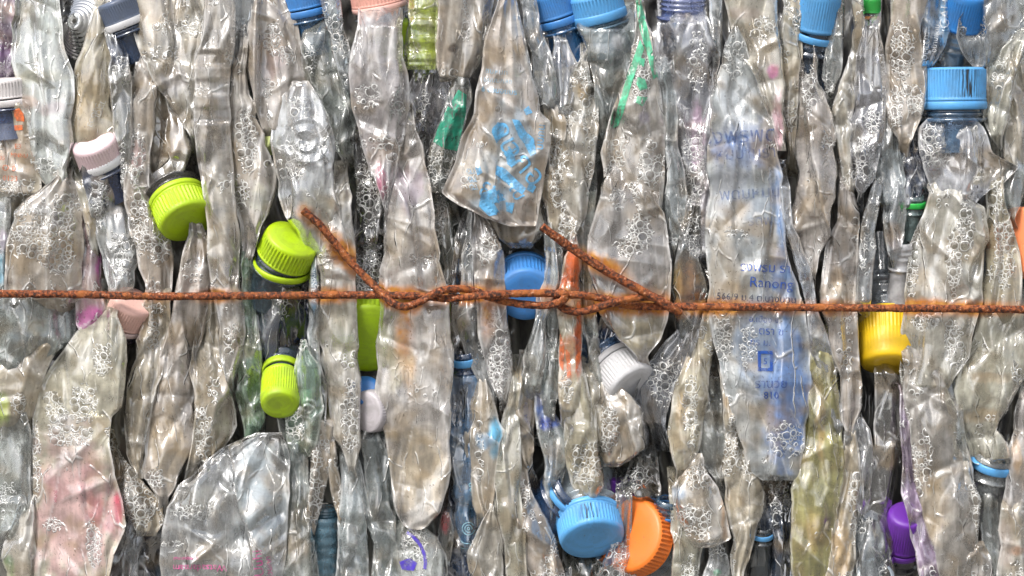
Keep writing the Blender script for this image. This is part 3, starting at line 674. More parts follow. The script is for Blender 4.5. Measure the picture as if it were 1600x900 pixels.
B('b35', [(-8,1134,1215),(30,1142,1217),(60,1150,1220),(90,1162,1222),(120,1175,1223),(150,1188,1225),(200,1205,1227),(236,1214,1227)], -26, 'H', 'pale triangular bottle end with a magenta smudge at the top', keep='b', bub=.2, spots=[(1208,110,10,14,(.72,.2,.5),.8),(1216,190,10,50,(.6,.3,.4),.7),(1165,20,30,14,(.55,.45,.42),.5)], bspots=[(1190,45,22,20,.8)])
B('b34', [(36,1146,1152),(80,1130,1168),(120,1118,1185),(160,1110,1201),(200,1108,1211),(260,1106,1218),(300,1106,1222),(350,1105,1223),(400,1105,1231),(450,1108,1246),(500,1110,1259),(550,1119,1266),(600,1128,1268),(650,1140,1263),(700,1158,1257),(738,1172,1251),(751,1192,1247)], -20, 'V', 'big flattened water bottle with blue printed address lines', keep='b', bub=.1, cr=.65, bulge=17, tilt=-3, op=.64, spots=[(1165,225,64,40,(.12,.21,.46),.85),(1170,330,60,60,(.36,.43,.52),.6),(1140,320,35,60,(.50,.47,.40),.5),(1230,610,44,130,(.06,.19,.52),.85),(1190,540,50,90,(.26,.36,.54),.6),(1225,300,22,70,(.12,.26,.56),.7),(1145,290,40,60,(.36,.40,.48),.6),(1130,430,28,90,(.50,.45,.37),.7),(1160,660,30,50,(.46,.45,.42),.6),(1150,200,50,14,(.55,.58,.62),.5),(1150,160,40,40,(.48,.52,.56),.6),(1228,430,24,80,(.09,.24,.56),.8)], bspots=[(1150,90,20,35,.6),(1150,365,22,12,.6),(1130,520,14,60,.7),(1170,540,14,40,.7),(1230,690,30,30,.6)])
B('b54', [(290,1216,1234),(350,1222,1240),(420,1246,1268),(480,1258,1277),(540,1266,1296),(600,1284,1310),(668,1300,1316)], -19, 'C', 'slim grey bottle fold along the right edge of the water bottle', bub=.1)
# --- top right
B('b36', [(-8,1222,1259),(60,1222,1256),(120,1224,1251),(180,1227,1247),(236,1232,1242)], -10, 'D', 'straight beige bottle strip left of the tilted blue cap', bub=.4)
B('b37', [(40,1255,1261),(80,1252,1271),(130,1248,1281),(180,1245,1299),(220,1245,1304),(270,1250,1307),(310,1242,1305),(340,1231,1302),(372,1225,1300),(390,1238,1288),(430,1256,1272)], -7, 'H', 'folded grey brown bottle under the tilted blue cap', bub=.25, cr=1.4, spots=[(1270,340,30,40,(.30,.27,.23),.5),(1275,290,20,20,(.5,.4,.27),.5)], bspots=[(1262,130,14,40,1)])
B('b38', [(-8,1298,1315),(40,1298,1318),(80,1292,1318),(120,1288,1314),(148,1290,1300)], -8, 'C', 'short clear bubbled bottle right of the tilted blue cap', bub=.35)
B('b39', [(-8,1330,1350),(40,1338,1351),(80,1328,1346),(130,1312,1341),(170,1303,1333),(220,1309,1326),(260,1313,1329),(302,1318,1334)], -9, 'D', 'long slanting strip of foamy bottle left of the glossy clear one', bub=.5)
B('b40', [(40,1350,1377),(80,1342,1380),(115,1336,1383),(165,1328,1386),(210,1318,1385),(240,1320,1377),(280,1330,1367),(302,1342,1350)], -10, 'X', 'very glossy clear bottle hanging below the small green cap', bub=.1, cr=1.0, bspots=[(1365,190,16,22,1),(1350,250,18,40,1)], spots=[(1362,60,16,30,(.1,.1,.1),.5),(1340,220,14,30,(.46,.44,.38),.5)])
B('b55a', [(180,1380,1392),(230,1376,1403),(280,1372,1411),(322,1380,1402)], -3, 'C', 'clear fold between the glossy bottle and the green ringed neck', bub=.05, cr=1.3)
B('b41', [(-8,1392,1457),(40,1390,1441),(80,1386,1440),(130,1385,1447),(160,1386,1447),(190,1390,1436),(226,1402,1420)], -11, 'D', 'beige bottle with a foam patch left of the big upright blue cap', bub=.25, bspots=[(1410,80,20,50,1),(1400,170,12,30,.9),(1430,160,14,25,.9)])
B('b42', [(-8,1440,1492),(40,1440,1485),(70,1440,1475),(95,1438,1461),(112,1440,1448)], -6, 'B', 'blue film bottle piece with white vertical lettering at the top right', keep='b', op=.55, spots=[(1480,40,14,60,(.10,.36,.66),.8),(1450,20,14,20,(.45,.47,.48),.6)])
B('b43', [(-8,1522,1610),(30,1500,1606),(60,1494,1602),(78,1502,1596),(95,1515,1571),(110,1530,1546)], -10, 'C', 'crumpled grey bottle in the top right corner', keep='b', bub=.2, cr=1.5, bspots=[(1520,40,22,24,1)], spots=[(1570,30,25,25,(.5,.45,.4),.5)])
B('b44', [(58,1582,1604),(75,1556,1600),(110,1545,1591),(150,1540,1581),(180,1538,1573),(214,1549,1564)], -14, 'H', 'slanting pale bottle right of the upright blue cap', bub=.25, cr=1.2, bspots=[(1560,110,14,30,.8)])
B('b45', [(100,1590,1608),(160,1578,1606),(200,1572,1606),(240,1570,1604),(284,1580,1600)], -4, 'D', 'grimy strip of bottle at the right edge above the orange cap', bub=.3)
B('b46', [(184,1452,1524),(200,1436,1538),(240,1436,1552),(262,1440,1588),(280,1450,1572),(300,1462,1542),(330,1492,1514)], -16, 'W', 'wrinkled clear bottle body with foam, below the big upright blue cap', keep='tb', endfade=22, bub=.08, cr=1.4, spots=[(1558,262,30,30,(.50,.43,.34),.8)], bspots=[(1462,225,26,36,1),(1490,200,26,8,.9)], op=.45)
B('b56a', [(262,1572,1604),(300,1556,1598),(325,1562,1592),(345,1578,1586)], -8, 'C', 'little clear crumple just above the orange cap at the right edge', bub=.1, cr=1.4)
B('b57a', [(195,1400,1440),(250,1406,1452),(290,1412,1456),(325,1412,1440)], 8, 'N', 'dark blue grey bottle seen in the gap left of the wrinkled clear body', op=.4)
B('b47', [(300,1456,1500),(325,1446,1538),(360,1430,1542),(400,1420,1541),(440,1416,1538),(475,1413,1535),(520,1410,1521),(560,1408,1510),(606,1407,1480)], -15, 'H', 'broad grey bottle crossing the wire right of the yellow cap', bub=.22, cr=1.0, bspots=[(1425,390,12,70,.8),(1510,350,14,60,.8),(1490,410,14,50,.8),(1440,505,25,14,.8),(1488,530,12,40,1)], spots=[(1465,420,45,60,(.40,.36,.31),.5)])
B('b49', [(290,1542,1568),(340,1541,1579),(380,1539,1587),(420,1537,1593),(462,1535,1600),(492,1534,1596)], -16, 'D', 'beige bottle above the wire, left of the orange cap', bub=.42, bspots=[(1570,400,18,60,.8)])
B('b50', [(484,1530,1606),(530,1518,1608),(570,1500,1608),(610,1490,1592),(640,1494,1579),(670,1502,1558),(690,1508,1573),(715,1516,1577),(726,1530,1558)], -14, 'H', 'wide pale bottle below the wire at the right edge', keep='b', bub=.25, cr=1.3, spots=[(1530,650,35,14,(.50,.36,.2),.6),(1550,590,40,10,(.48,.38,.26),.6)])
B('b51', [(285,1364,1380),(330,1352,1373),(370,1345,1367),(430,1342,1363),(474,1340,1361)], -11, 'C', 'thin clear strip left of the green ringed neck', bub=.35)
B('b52', [(285,1394,1411),(340,1382,1414),(370,1383,1413),(410,1391,1405)], -5, 'C', 'small brownish clear fold above the white threaded neck', spots=[(1398,370,16,25,(.45,.3,.27),.5)], bub=.05)
B('b53', [(290,1314,1333),(330,1309,1342),(348,1305,1340),(385,1290,1340),(430,1284,1341),(480,1284,1341),(530,1296,1341),(590,1310,1343),(640,1315,1346),(678,1322,1334)], -14, 'D', 'beige bottle with milky liquid touching the wire left of the yellow cap', bub=.25, spots=[(1312,455,26,20,(.56,.52,.44),.7),(1315,385,20,20,(.34,.27,.2),.5)], bspots=[(1320,540,14,60,.5)])
# --- middle left
B('b55', [(276,88,112),(300,60,124),(330,22,128),(360,15,129),(400,9,127),(440,5,126),(470,6,124)], -14, 'D', 'squarish beige bottle with large bubbles resting above the wire at left', bub=.30, bspots=[(60,370,45,35,1),(85,400,30,30,1),(100,330,20,40,.9),(60,330,30,10,.8)], spots=[(80,385,35,30,(.47,.33,.15),.5),(90,345,12,14,(.2,.2,.24),.6),(55,330,30,10,(.6,.6,.6),.6)], cr=.6)
B('b55b', [(330,-16,14),(380,-16,16),(450,-16,14)], -6, 'C', 'sliver of bottle with a cyan print at the left edge above the wire', spots=[(2,420,14,30,(.12,.42,.6),.8),(4,375,10,20,(.5,.42,.6),.7)], bub=.2)
B('b57', [(285,116,130),(330,126,149),(365,137,155),(394,146,154)], -8, 'D', 'thin brown edged bottle strip left of the navy shoulder', bub=.05, spots=[(142,340,14,40,(.42,.28,.12),.6)])
B('b56', [(318,128,138),(380,127,150),(420,125,156),(455,121,160),(480,118,166),(505,119,156),(520,126,140)], -5, 'Q', 'pink tinted bottle crossing under the wire left of the peach cap', bub=.25, spots=[(142,500,30,28,(.55,.10,.38),.8),(160,420,10,30,(.5,.06,.36),.8)])
B('b58', [(238,120,191),(290,133,200),(330,140,201),(370,150,209),(400,163,213),(430,166,213),(462,171,205)], -5, 'X', 'clear bubbly bottle with a navy shoulder under the pink and white cap', bub=.25, op=.42, spots=[(160,280,46,52,(.03,.055,.13),1.0),(190,330,14,40,(.05,.06,.09),.7)], bspots=[(155,310,14,40,.9),(190,400,20,40,.8)])
B('b59', [(262,196,230),(300,197,236),(330,200,250),(360,205,263),(400,215,273),(440,227,271),(470,228,268)], -10, 'D', 'beige bottle full of mixed bubbles left of the tilted lime cap', bub=.32, bspots=[(218,340,18,60,1),(248,390,18,30,1)])
B('b60', [(460,227,267),(500,223,265),(550,212,261),(600,198,244),(650,193,233),(710,195,226),(748,215,223)], -13, 'D', 'slanting tan bottle below the wire right of the peach cap', keep='b', bub=.18, bspots=[(245,482,14,10,.9),(240,520,12,30,.7),(232,690,8,20,.9)])
B('b61', [(346,298,312),(380,290,322),(420,281,331),(462,272,326),(500,266,319),(550,253,306),(600,243,303),(650,233,305),(700,224,299),(745,223,281),(779,246,262)], -12, 'D', 'long leaning tan bottle starting under the tilted lime cap', bub=.10, bspots=[(300,425,18,20,.6),(240,750,18,20,.8)], spots=[(262,700,35,70,(.45,.37,.25),.6)], aniso=3.5)
B('b62', [(466,319,337),(510,309,340),(550,298,346),(580,296,354),(610,305,364),(640,305,370),(668,302,368),(700,299,350),(740,294,318)], -10, 'D', 'grey brown crumpled bottle between the leaning tan one and the low lime cap', bub=.15, cr=1.4, bspots=[(318,680,14,50,.9),(335,610,14,20,.4)])
B('b63', [(400,379,392),(465,380,397),(520,383,402),(570,370,406),(620,374,410),(660,382,411),(694,386,402)], -2, 'G', 'greenish clear strip beside the low lime cap', bub=.1)
B('b76', [(412,399,492),(450,398,490),(490,394,488),(530,399,482),(565,410,472)], 10, 'N', 'dark clear bottle body under the split lime cap', op=.45, spots=[(440,470,30,50,(.2,.22,.22),.5)], bspots=[(440,478,16,25,.6)], cr=1.4)
B('b77', [(470,397,407),(520,396,412),(580,390,414),(640,386,414),(676,388,411)], 5, 'K', 'dark narrow strip left of the low lime cap')
B('b64', [(460,-16,119),(500,-16,119),(530,-16,116),(555,-16,88),(580,-16,60)], -8, 'C', 'shiny bluish bottle just below the wire at the left edge', cr=1.3, spots=[(45,520,40,20,(.33,.40,.45),.6),(60,510,20,14,(.30,.29,.2),.6)], bub=.2)
B('b65', [(538,45,86),(560,5,82),(580,-16,74),(620,-16,62),(654,-16,50)], -10, 'D', 'tan bottle with a lime edge at the left, over the pink stained one', bub=.2, spots=[(2,640,16,30,(.4,.55,.06),.8),(40,570,40,14,(.55,.55,.55),.5)], bspots=[(30,630,14,20,.9)])
B('b66', [(492,148,186),(510,130,194),(535,108,198),(565,84,199),(600,65,193),(640,52,186),(652,48,175),(690,48,172),(740,50,176),(780,50,191),(820,50,194),(850,48,186),(906,50,172)], -21, 'D', 'large pink stained bottle in the lower left', bub=.12, cr=.7, bulge=20, spots=[(88,765,22,24,(.80,.28,.28),.9),(135,745,16,44,(.60,.20,.24),.75),(112,800,90,130,(.62,.40,.40),.85),(160,800,30,34,(.62,.16,.20),.55),(186,795,9,30,(.6,.05,.12),.7),(110,700,50,40,(.47,.40,.35),.5),(100,660,30,12,(.56,.56,.58),.6)], bspots=[(115,680,40,16,1),(55,740,10,80,.9),(85,640,20,30,.8),(130,630,22,30,.9),(145,850,14,40,1),(80,820,14,14,.8),(160,560,16,30,.9)])
B('b67', [(645,-16,44),(680,-16,50),(740,-16,49),(790,-16,48),(836,-16,20)], -6, 'C', 'grey foamy bottle at the left edge beside the pink stained one', bub=.25, bspots=[(10,770,20,20,.8)])
B('b68', [(786,44,50),(830,14,52),(870,4,55),(906,10,58)], -9, 'H', 'greenish tan bottle end in the bottom left corner', bub=.15, spots=[(10,890,14,25,(.1,.32,.08),.7)])
B('b69', [(712,176,190),(750,171,223),(790,184,258),(815,204,256),(838,216,238)], -10, 'D', 'small foamy bottle piece under the slanting tan bottle', keep='b', bub=.6, bspots=[(215,780,36,36,1)])
B('b70', [(812,190,216),(850,180,221),(906,168,212)], -5, 'C', 'clear wrinkled bottle at the bottom beside the pink stained one', cr=1.4, bub=.15)
B('b71', [(780,222,262),(850,214,262),(906,212,262)], 14, 'N', 'dark blue bottle in the gap left of the pink lettered one', op=.7)
B('b72', [(676,402,440),(700,346,450),(730,310,453),(760,280,451),(790,262,449),(830,255,448),(870,252,446),(906,250,441)], -22, 'W', 'large shiny clear bottle with pink lettering at the bottom', keep='t', bub=.1, cr=1.5, bulge=22, tilt=-5, op=.42, spots=[(410,790,50,90,(.46,.56,.62),.6),(320,780,50,25,(.47,.44,.36),.5),(400,740,40,40,(.50,.57,.60),.5),(330,860,60,20,(.50,.48,.44),.5)], bspots=[(305,800,30,14,.7),(270,850,20,8,.7)])
B('b73', [(690,440,478),(720,446,483),(770,450,483),(830,448,486),(870,444,492),(906,438,496)], -17, 'C', 'bluish clear bottle standing right of the pink lettered one', bub=.06, spots=[(465,860,25,40,(.45,.45,.42),.5),(465,720,14,40,(.35,.45,.48),.5)])
B('b74', [(292,516,545),(330,507,551),(360,499,554),(415,497,557),(460,497,557),(520,499,557),(560,503,559),(600,507,561),(650,515,563),(700,529,563),(732,542,556)], -16, 'H', 'straight flat bottle crossing the wire left of the lime cap with a ribbed top', bub=.12, cr=.6, spots=[(527,400,30,30,(.55,.57,.57),.6),(530,490,30,30,(.5,.45,.34),.5)], bspots=[(512,395,14,20,.7),(545,560,14,20,.6),(548,650,14,60,1),(515,345,14,50,.5)], ribs=(395,440,30,2))
B('b75', [(398,490,494),(430,486,498),(470,484,498),(520,482,498),(560,485,501),(600,492,508),(660,501,510)], -13, 'C', 'sliver of bottle with a light blue printed edge beside the split lime cap', bub=.3, spots=[(490,450,7,45,(.12,.36,.62),.85)])
B('b78', [(530,471,478),(570,463,498),(610,454,501),(640,448,505),(670,447,501),(695,448,496),(714,458,484)], -19, 'G', 'small greenish bottle base with a centre dot covering the low lime cap', keep='tb', bub=.3, moulds=[(481,640,7,4)], spots=[(480,620,14,14,(.12,.36,.2),.6)], bspots=[(460,670,16,25,1)])
B('b79', [(655,496,520),(690,485,518),(720,484,515),(760,482,508),(800,480,500),(838,481,489)], -15, 'D', 'curving tan bottle with foam above the ringed blue one', bub=.5, bspots=[(490,740,14,80,.9)])
B('b80', [(676,512,525),(720,512,528),(770,516,533),(800,525,536),(818,530,536)], -13, 'D', 'short foamy strip beside the curving tan bottle', bub=.6)
B('b81', [(708,532,560),(750,534,572),(800,530,575),(850,527,574),(906,525,575)], -12, 'C', 'grey ridged bottle at the bottom right of the ringed blue one', bub=.12, cr=1.3)
B('b82', [(684,565,600),(720,569,606),(760,575,611),(820,578,614),(870,584,618),(906,584,622)], -6, 'C', 'dull grey bottle left of the sandy long one at the bottom', cr=1.3, bub=.18)
B('b86', [(330,733,741),(400,723,741),(455,716,741),(490,713,746),(530,721,753),(570,734,766),(610,754,777),(642,766,773)], -10, 'C', 'thin clear bottle strip beside the rust streaked one in the middle', bub=.3, spots=[(725,500,10,20,(.6,.6,.62),.6)])
B('b87', [(325,740,745),(350,740,768),(390,741,783),(440,741,788),(490,744,794),(530,748,801),(570,756,801),(600,768,796),(628,781,790)], -15, 'H', 'pale bottle with a rust streak left of the middle blue cap', bub=.2, spots=[(760,430,20,40,(.48,.42,.34),.5)], bspots=[(760,390,20,24,.9),(780,560,18,50,1),(772,500,14,14,1)])
B('b88', [(590,745,757),(630,735,771),(680,725,786),(720,728,781),(770,735,771),(806,743,764)], -9, 'D', 'grey beige bottle right of the small blue necked one', bub=.15, spots=[(774,688,12,36,(.10,.45,.72),.95),(757,690,14,16,(.12,.35,.62),.8)], bspots=[(750,710,8,50,.6)])
B('b89', [(586,705,746),(620,708,741),(680,702,736),(730,705,746),(780,710,748),(820,714,743),(854,720,735)], 0, 'B', 'blue tinted crumpled bottle with a swirl emblem below the small blue neck', cr=1.4, spots=[(722,620,22,50,(.02,.05,.12),.7),(730,800,14,40,(.06,.2,.36),.6),(715,720,10,60,(.4,.42,.42),.6)])
B('b90', [(794,765,772),(830,745,781),(860,732,786),(906,738,786)], -13, 'H', 'pale blank bottle end at the bottom centre', bub=.03, spots=[(760,870,30,50,(.52,.48,.42),.6)])
B('b91', [(594,795,815),(650,785,813),(700,775,811),(750,770,813),(800,775,816),(850,785,821),(906,790,826)], -16, 'H', 'tall grey beige bottle left of the blue streaked one, reaching the bottom', bub=.1, spots=[(795,720,14,90,(.42,.38,.31),.5)])
B('b92', [(812,615,650),(840,600,681),(870,592,692),(906,588,692)], 2, 'C', 'clear bottle with purple curved print at the bottom', bspots=[(650,850,20,30,.8)], bub=.2)
B('b93', [(796,695,702),(830,685,704),(870,678,701),(906,671,696)], -2, 'K', 'dark sliver of bottle with a red tip below the sandy long one', spots=[(696,815,9,20,(.5,.01,.04),.9)])
B('b93b', [(780,700,735),(840,698,738),(906,698,740)], 12, 'N', 'dark navy bottle behind the red tipped sliver at the bottom', op=.7)
# --- centre right
B('b94', [(352,893,900),(390,888,906),(420,880,907),(455,873,907),(500,873,908),(560,872,910),(600,872,908),(645,876,904)], -17, 'D', 'narrow tan bottle with orange print crossing the wire right of the middle blue cap', op=.8, bub=.06, cr=.7, spots=[(895,415,13,48,(.72,.14,.03),.95),(880,450,12,26,(.72,.14,.03),.95),(904,545,8,55,(.72,.13,.03),.95),(887,560,16,40,(.65,.2,.07),.7)], bspots=[(885,600,10,30,.7)])
B('b95', [(362,850,862),(400,854,873),(440,849,876),(465,838,870),(500,837,853),(560,820,851),(606,809,848)], -14, 'C', 'clear bottle fold partly covering the right side of the middle blue cap', bub=.1, spots=[(850,455,14,14,(.55,.3,.1),.5)])
B('b96', [(395,868,881),(450,862,877),(500,855,873),(560,851,873),(600,846,873),(656,842,866)], -10, 'C', 'thin foamy strip left of the orange printed bottle', bub=.4)
B('b97', [(296,900,932),(350,905,926),(400,907,923),(450,908,925),(490,911,931),(540,918,936),(606,930,956)], -6, 'C', 'smooth grey strip right of the orange printed bottle', bub=.05, cr=.7, spots=[(918,400,14,80,(.22,.21,.2),.6)])
B('b98', [(318,1070,1102),(370,1064,1106),(410,1054,1107),(450,1051,1107),(490,1057,1106),(530,1064,1100)], -1, 'K', 'dark clear bottle with bubbles left of the printed water bottle', cr=1.4, bspots=[(1090,370,18,40,.9)], spots=[(1058,440,12,30,(.32,.27,.03),.6)], op=.4)
B('b99', [(476,1086,1105),(510,1060,1101),(540,1034,1091),(570,1010,1076),(600,995,1052),(630,990,1046),(664,1012,1040)], -13, 'C', 'slanting bubbled bottle right of the white cap', bub=.4, bspots=[(1035,590,25,40,.9)])
B('b100', [(500,1095,1108),(540,1082,1113),(580,1065,1113),(620,1054,1106),(660,1048,1099),(705,1046,1091),(734,1056,1075)], -14, 'D', 'beige foamy bottle left of the foot of the water bottle', bub=.35, spots=[(1065,640,10,40,(.5,.33,.14),.6)], bspots=[(1080,640,14,60,.8)])
B('b101', [(590,1098,1121),(630,1096,1131),(680,1094,1136),(720,1099,1133),(750,1120,1132)], -3, 'C', 'grey folded bottle between the foamy ones left of the water bottle foot', cr=1.4, bub=.05)
B('b102', [(588,1124,1140),(640,1131,1151),(690,1131,1171),(730,1132,1183),(770,1134,1193),(800,1139,1191),(840,1145,1181),(880,1145,1166),(906,1145,1160)], -12, 'D', 'long bubbled beige bottle below the water bottle foot', bub=.42, spots=[(1140,620,10,30,(.55,.36,.16),.6)])
B('b103', [(708,1088,1096),(740,1065,1110),(760,1051,1125),(800,1059,1138),(830,1069,1142),(843,1071,1145),(856,1084,1114)], -21, 'H', 'crumpled bubbly bottle end with an orange stained edge near the bottom', keep='tb', bub=.25, cr=1.1, bspots=[(1085,815,28,28,1),(1095,745,25,20,.8)], spots=[(1133,800,8,45,(.6,.33,.13),.7),(1060,770,12,12,(.25,.42,.65),.6)])
B('b104', [(770,1048,1066),(820,1051,1076),(850,1054,1100),(880,1050,1096),(906,1048,1091)], -11, 'H', 'foamy bottle at the bottom below the orange stained end', bub=.42)
B('b105', [(838,1106,1126),(870,1109,1136),(906,1100,1139)], -6, 'C', 'small bubbled bottle tip with a green speck at the bottom', bub=.45, spots=[(1120,895,8,6,(.05,.4,.2),.8)])
B('b106', [(596,932,962),(635,934,1001),(680,934,1013),(700,935,1013),(716,938,986),(730,943,960)], -7, 'D', 'dark grey crumpled bottle below the white cap', keep='b', op=.7, cr=1.4, bub=.1, spots=[(975,680,50,60,(.24,.23,.21),.7)], bspots=[(950,670,18,40,1)])
B('b107', [(584,908,934),(640,920,944),(694,932,950)], -5, 'D', 'thin tan strip left of the dark grey crumpled bottle', bub=.1)
B('b107b', [(584,868,914),(630,877,926),(680,879,931),(720,885,939),(760,895,946),(780,905,932)], -13, 'D', 'tan bottle with a foamy foot above the low blue cap', bub=.1, bspots=[(915,725,24,36,1)], spots=[(885,605,14,10,(.5,.32,.14),.5)])
B('b108', [(710,990,1020),(740,982,1026),(760,974,1032),(775,985,1030),(786,1002,1020)], 6, 'K', 'little dark bottle with white foam above the orange cap', keep='b', bspots=[(1000,745,18,18,1)], cr=1.3, name='crushed_bottle')
B('b109', [(588,808,840),(640,805,837),(690,800,833),(704,802,835),(730,821,832)], -10, 'D', 'short tan bottle left of the blue streaked one', bub=.1)
B('b110', [(600,838,851),(640,836,863),(680,840,884),(710,848,881),(750,852,877),(806,861,875)], -6, 'C', 'clear bottle with dark blue streaks above the low blue cap', spots=[(853,662,15,14,(.02,.07,.5),.95),(845,628,10,26,(.03,.12,.45),.9),(868,656,12,12,(.03,.1,.45),.9),(862,720,12,30,(.14,.26,.42),.6)], cr=1.3)
B('b111', [(700,800,812),(750,800,829),(800,808,846),(850,812,871),(906,820,886)], -12, 'D', 'slanting foamy bottle at the bottom left of the low blue cap', bub=.4, spots=[(850,870,14,30,(.12,.11,.1),.6)])
B('b112', [(770,965,984),(855,955,990),(906,928,996)], -9, 'X', 'clear sliver between the low blue cap and the orange cap', bub=.45, spots=[(975,870,14,25,(.55,.3,.25),.6)])
B('b112b', [(870,880,950),(906,870,960)], 24, 'K', 'dark shiny bottle under the low blue cap at the bottom edge', cr=1.5)
# --- bottom right
B('b113', [(548,1264,1298),(600,1262,1309),(650,1254,1314),(700,1251,1316),(750,1240,1316),(800,1234,1309),(850,1232,1300),(890,1234,1297),(908,1240,1292)], -17, 'Y', 'long yellow tinted bottle right of the water bottle foot', cr=.8, bub=.03, spots=[(1282,660,8,60,(.55,.36,.14),.6),(1270,830,12,40,(.5,.36,.12),.5)])
B('b114', [(676,1320,1340),(720,1318,1346),(760,1312,1343),(800,1305,1340),(850,1300,1336),(906,1288,1331)], -13, 'D', 'upright tan bottle right of the yellow tinted one', bub=.2, spots=[(1315,860,16,60,(.55,.36,.16),.6)], bspots=[(1335,790,8,60,.7)])
B('b115', [(650,1319,1345),(670,1318,1359),(700,1318,1366),(740,1340,1366),(780,1342,1358),(806,1342,1350)], -8, 'X', 'bright clear crumple left of the smooth dark grey bottle', cr=1.5, bub=.1)
B('b116', [(580,1370,1409),(640,1371,1409),(700,1367,1407),(760,1350,1396),(810,1345,1389),(860,1364,1393),(906,1380,1396)], 3, 'K', 'smooth dark grey bottle below the yellow cap', cr=.6, spots=[(1385,680,30,120,(.13,.13,.13),.6)])
B('b116b', [(810,1336,1372),(860,1338,1385),(906,1336,1385)], -3, 'C', 'frothy bottle left of the purple cap at the bottom', bub=.5)
B('b117', [(612,1407,1417),(700,1407,1429),(770,1410,1441),(820,1424,1451),(870,1430,1471),(908,1438,1476)], -10, 'U', 'thin lilac tinted strip touching the purple cap', bub=.4)
B('b48', [(560,1410,1462),(600,1410,1478),(650,1416,1501),(700,1421,1512),(750,1428,1521),(800,1440,1530),(850,1453,1528),(908,1470,1520)], -13, 'H', 'long sandy bottle descending to the right of the purple cap', bub=.28, cr=1.2, spots=[(1460,800,25,60,(.50,.40,.27),.6),(1480,720,14,60,(.33,.33,.33),.4)], bspots=[(1440,720,16,60,.6),(1440,590,25,25,.5)])
B('b48b', [(590,1470,1494),(640,1478,1502),(690,1492,1510),(740,1500,1514)], -8, 'C', 'grey fold beside the wide pale bottle below the wire at right', cr=1.4)
B('b119', [(730,1492,1516),(780,1500,1529),(820,1508,1531),(864,1512,1524)], -14, 'D', 'narrow tan bottle with fine foam left of the sky blue ring', bub=.5)
B('b120', [(604,1596,1608),(680,1580,1608),(740,1572,1608),(806,1565,1608)], -13, 'H', 'pale bottle at the right edge beside the sky blue ring', bub=.35, spots=[(1588,710,8,30,(.6,.38,.2),.6)])
B('b120b', [(792,1566,1608),(830,1562,1608),(870,1560,1608),(908,1558,1608)], -15, 'H', 'pinkish beige bottle in the bottom right corner', bub=.3, spots=[(1590,860,14,10,(.6,.26,.1),.6),(1570,850,20,40,(.50,.40,.38),.5)])
B('b121', [(845,1516,1536),(870,1505,1546),(908,1494,1551)], -12, 'H', 'tiny tan crumpled tip at the bottom near the right corner', keep='t', bub=.4, cr=1.3)
B('b121b', [(770,1530,1560),(830,1535,1562),(908,1540,1562)], 2, 'C', 'grey strip under the sky blue ring', bub=.05)
B('b122', [(360,720,742),(430,704,724),(500,700,720),(560,702,730)], 4, 'K', 'dark folded strip between the large long bottle and the rust streaked one', bub=.1)
B('b123', [(745,1180,1240),(800,1185,1236),(850,1195,1234),(908,1196,1240)], 6, 'N', 'dark shiny bottle in the gap below the water bottle foot', cr=1.5, op=.5, bspots=[(1215,780,20,50,.6)])
B('b124', [(480,945,960),(560,925,960),(640,940,990)], 6, 'N', 'navy bottle shoulder seen behind the white cap', op=.6)

# ================================================================== PRINTING
OR = (.75, .17, .05); LB = (.13, .42, .72); DB = (.012, .07, .34); GR = (.03, .34, .20); PK = (.68, .10, .34); WH = (.8, .82, .84)
mark('b2', [[(21,172),(30,169),(37,178),(38,190),(26,189),(22,181)]], OR)
text('b2', 'BL', 8, 186, 15, 0, OR)
text('b2', '180', 10, 201, 11, 0, OR); mark('b2', [[(22,196),(35,195),(35,203),(23,204)]], OR)
for (s, x, y, z) in (('E3', 28, 229, 11), ('MNNU', 30, 243, 9), ('05', 3, 247, 10), ('O 0', 14, 263, 14), ('0123', 16, 279, 12)): text('b2', s, x, y, z, -4, OR, cover=.7)
text('b4', 'IDCL', 157, 170, 13, 68, (.62, .62, .58), cover=.8); text('b4', 'ECOPC', 147, 180, 12, 68, (.62, .62, .58), cover=.7)
# blue artwork, torn into scraps
mark('b22', [[(768,206),(778,190),(790,196),(786,212),(776,224)], [(800,186),(812,188),(822,206),(834,216),(838,240),(829,244),(820,226),(810,212)],
             [(790,240),(800,236),(806,250),(800,262),(792,256)], [(776,258),(790,264),(806,280),(822,294),(816,304),(796,290),(774,272)],
             [(752,302),(772,294),(790,312),(772,318),(782,334),(764,338),(748,322)], [(790,316),(804,317),(800,334),(791,330)], [(742,262),(750,259),(754,270),(746,274)], [(818,172),(826,165),(832,176),(822,180)], [(828,284),(838,292),(832,302),(822,296)]], LB, .85)
text('b22', 'ดน', 790, 216, 46, -62, LB, cover=.95); text('b22', 'จกอ', 818, 256, 46, -50, LB, cover=.95); text('b22', 'ยะ', 768, 300, 44, -28, LB, cover=.85); text('b22', 'เบ', 808, 300, 30, -60, LB, cover=.85)
text('b22', 'สสส', 738, 280, 22, -80, (.3, .5, .7), cover=.5)
text('b22', 'นบกน', 845, 214, 17, 84, LB)
text('b22', 'ชมหมท', 776, 112, 12, -6, (.3, .5, .66), cover=.6); text('b22', 'ชมนมกลย', 778, 126, 11, -6, (.3, .5, .66), cover=.6); text('b22', '6 ตำนอนบร', 780, 142, 12, -6, (.22, .48, .7))
mark('b20', [[(716,140),(729,148),(728,176),(722,204),(714,236),(694,232),(677,222),(684,200),(694,178),(700,166),(708,172),(706,158)]], (.03,.30,.19), .95)
mark('b20', [[(712,160),(720,164),(716,178),(708,186),(704,178)], [(700,190),(706,194),(702,202),(694,200)]], (.16,.17,.16), .9)
text('b20', '199', 706, 217, 15, -8, (.02, .07, .05))
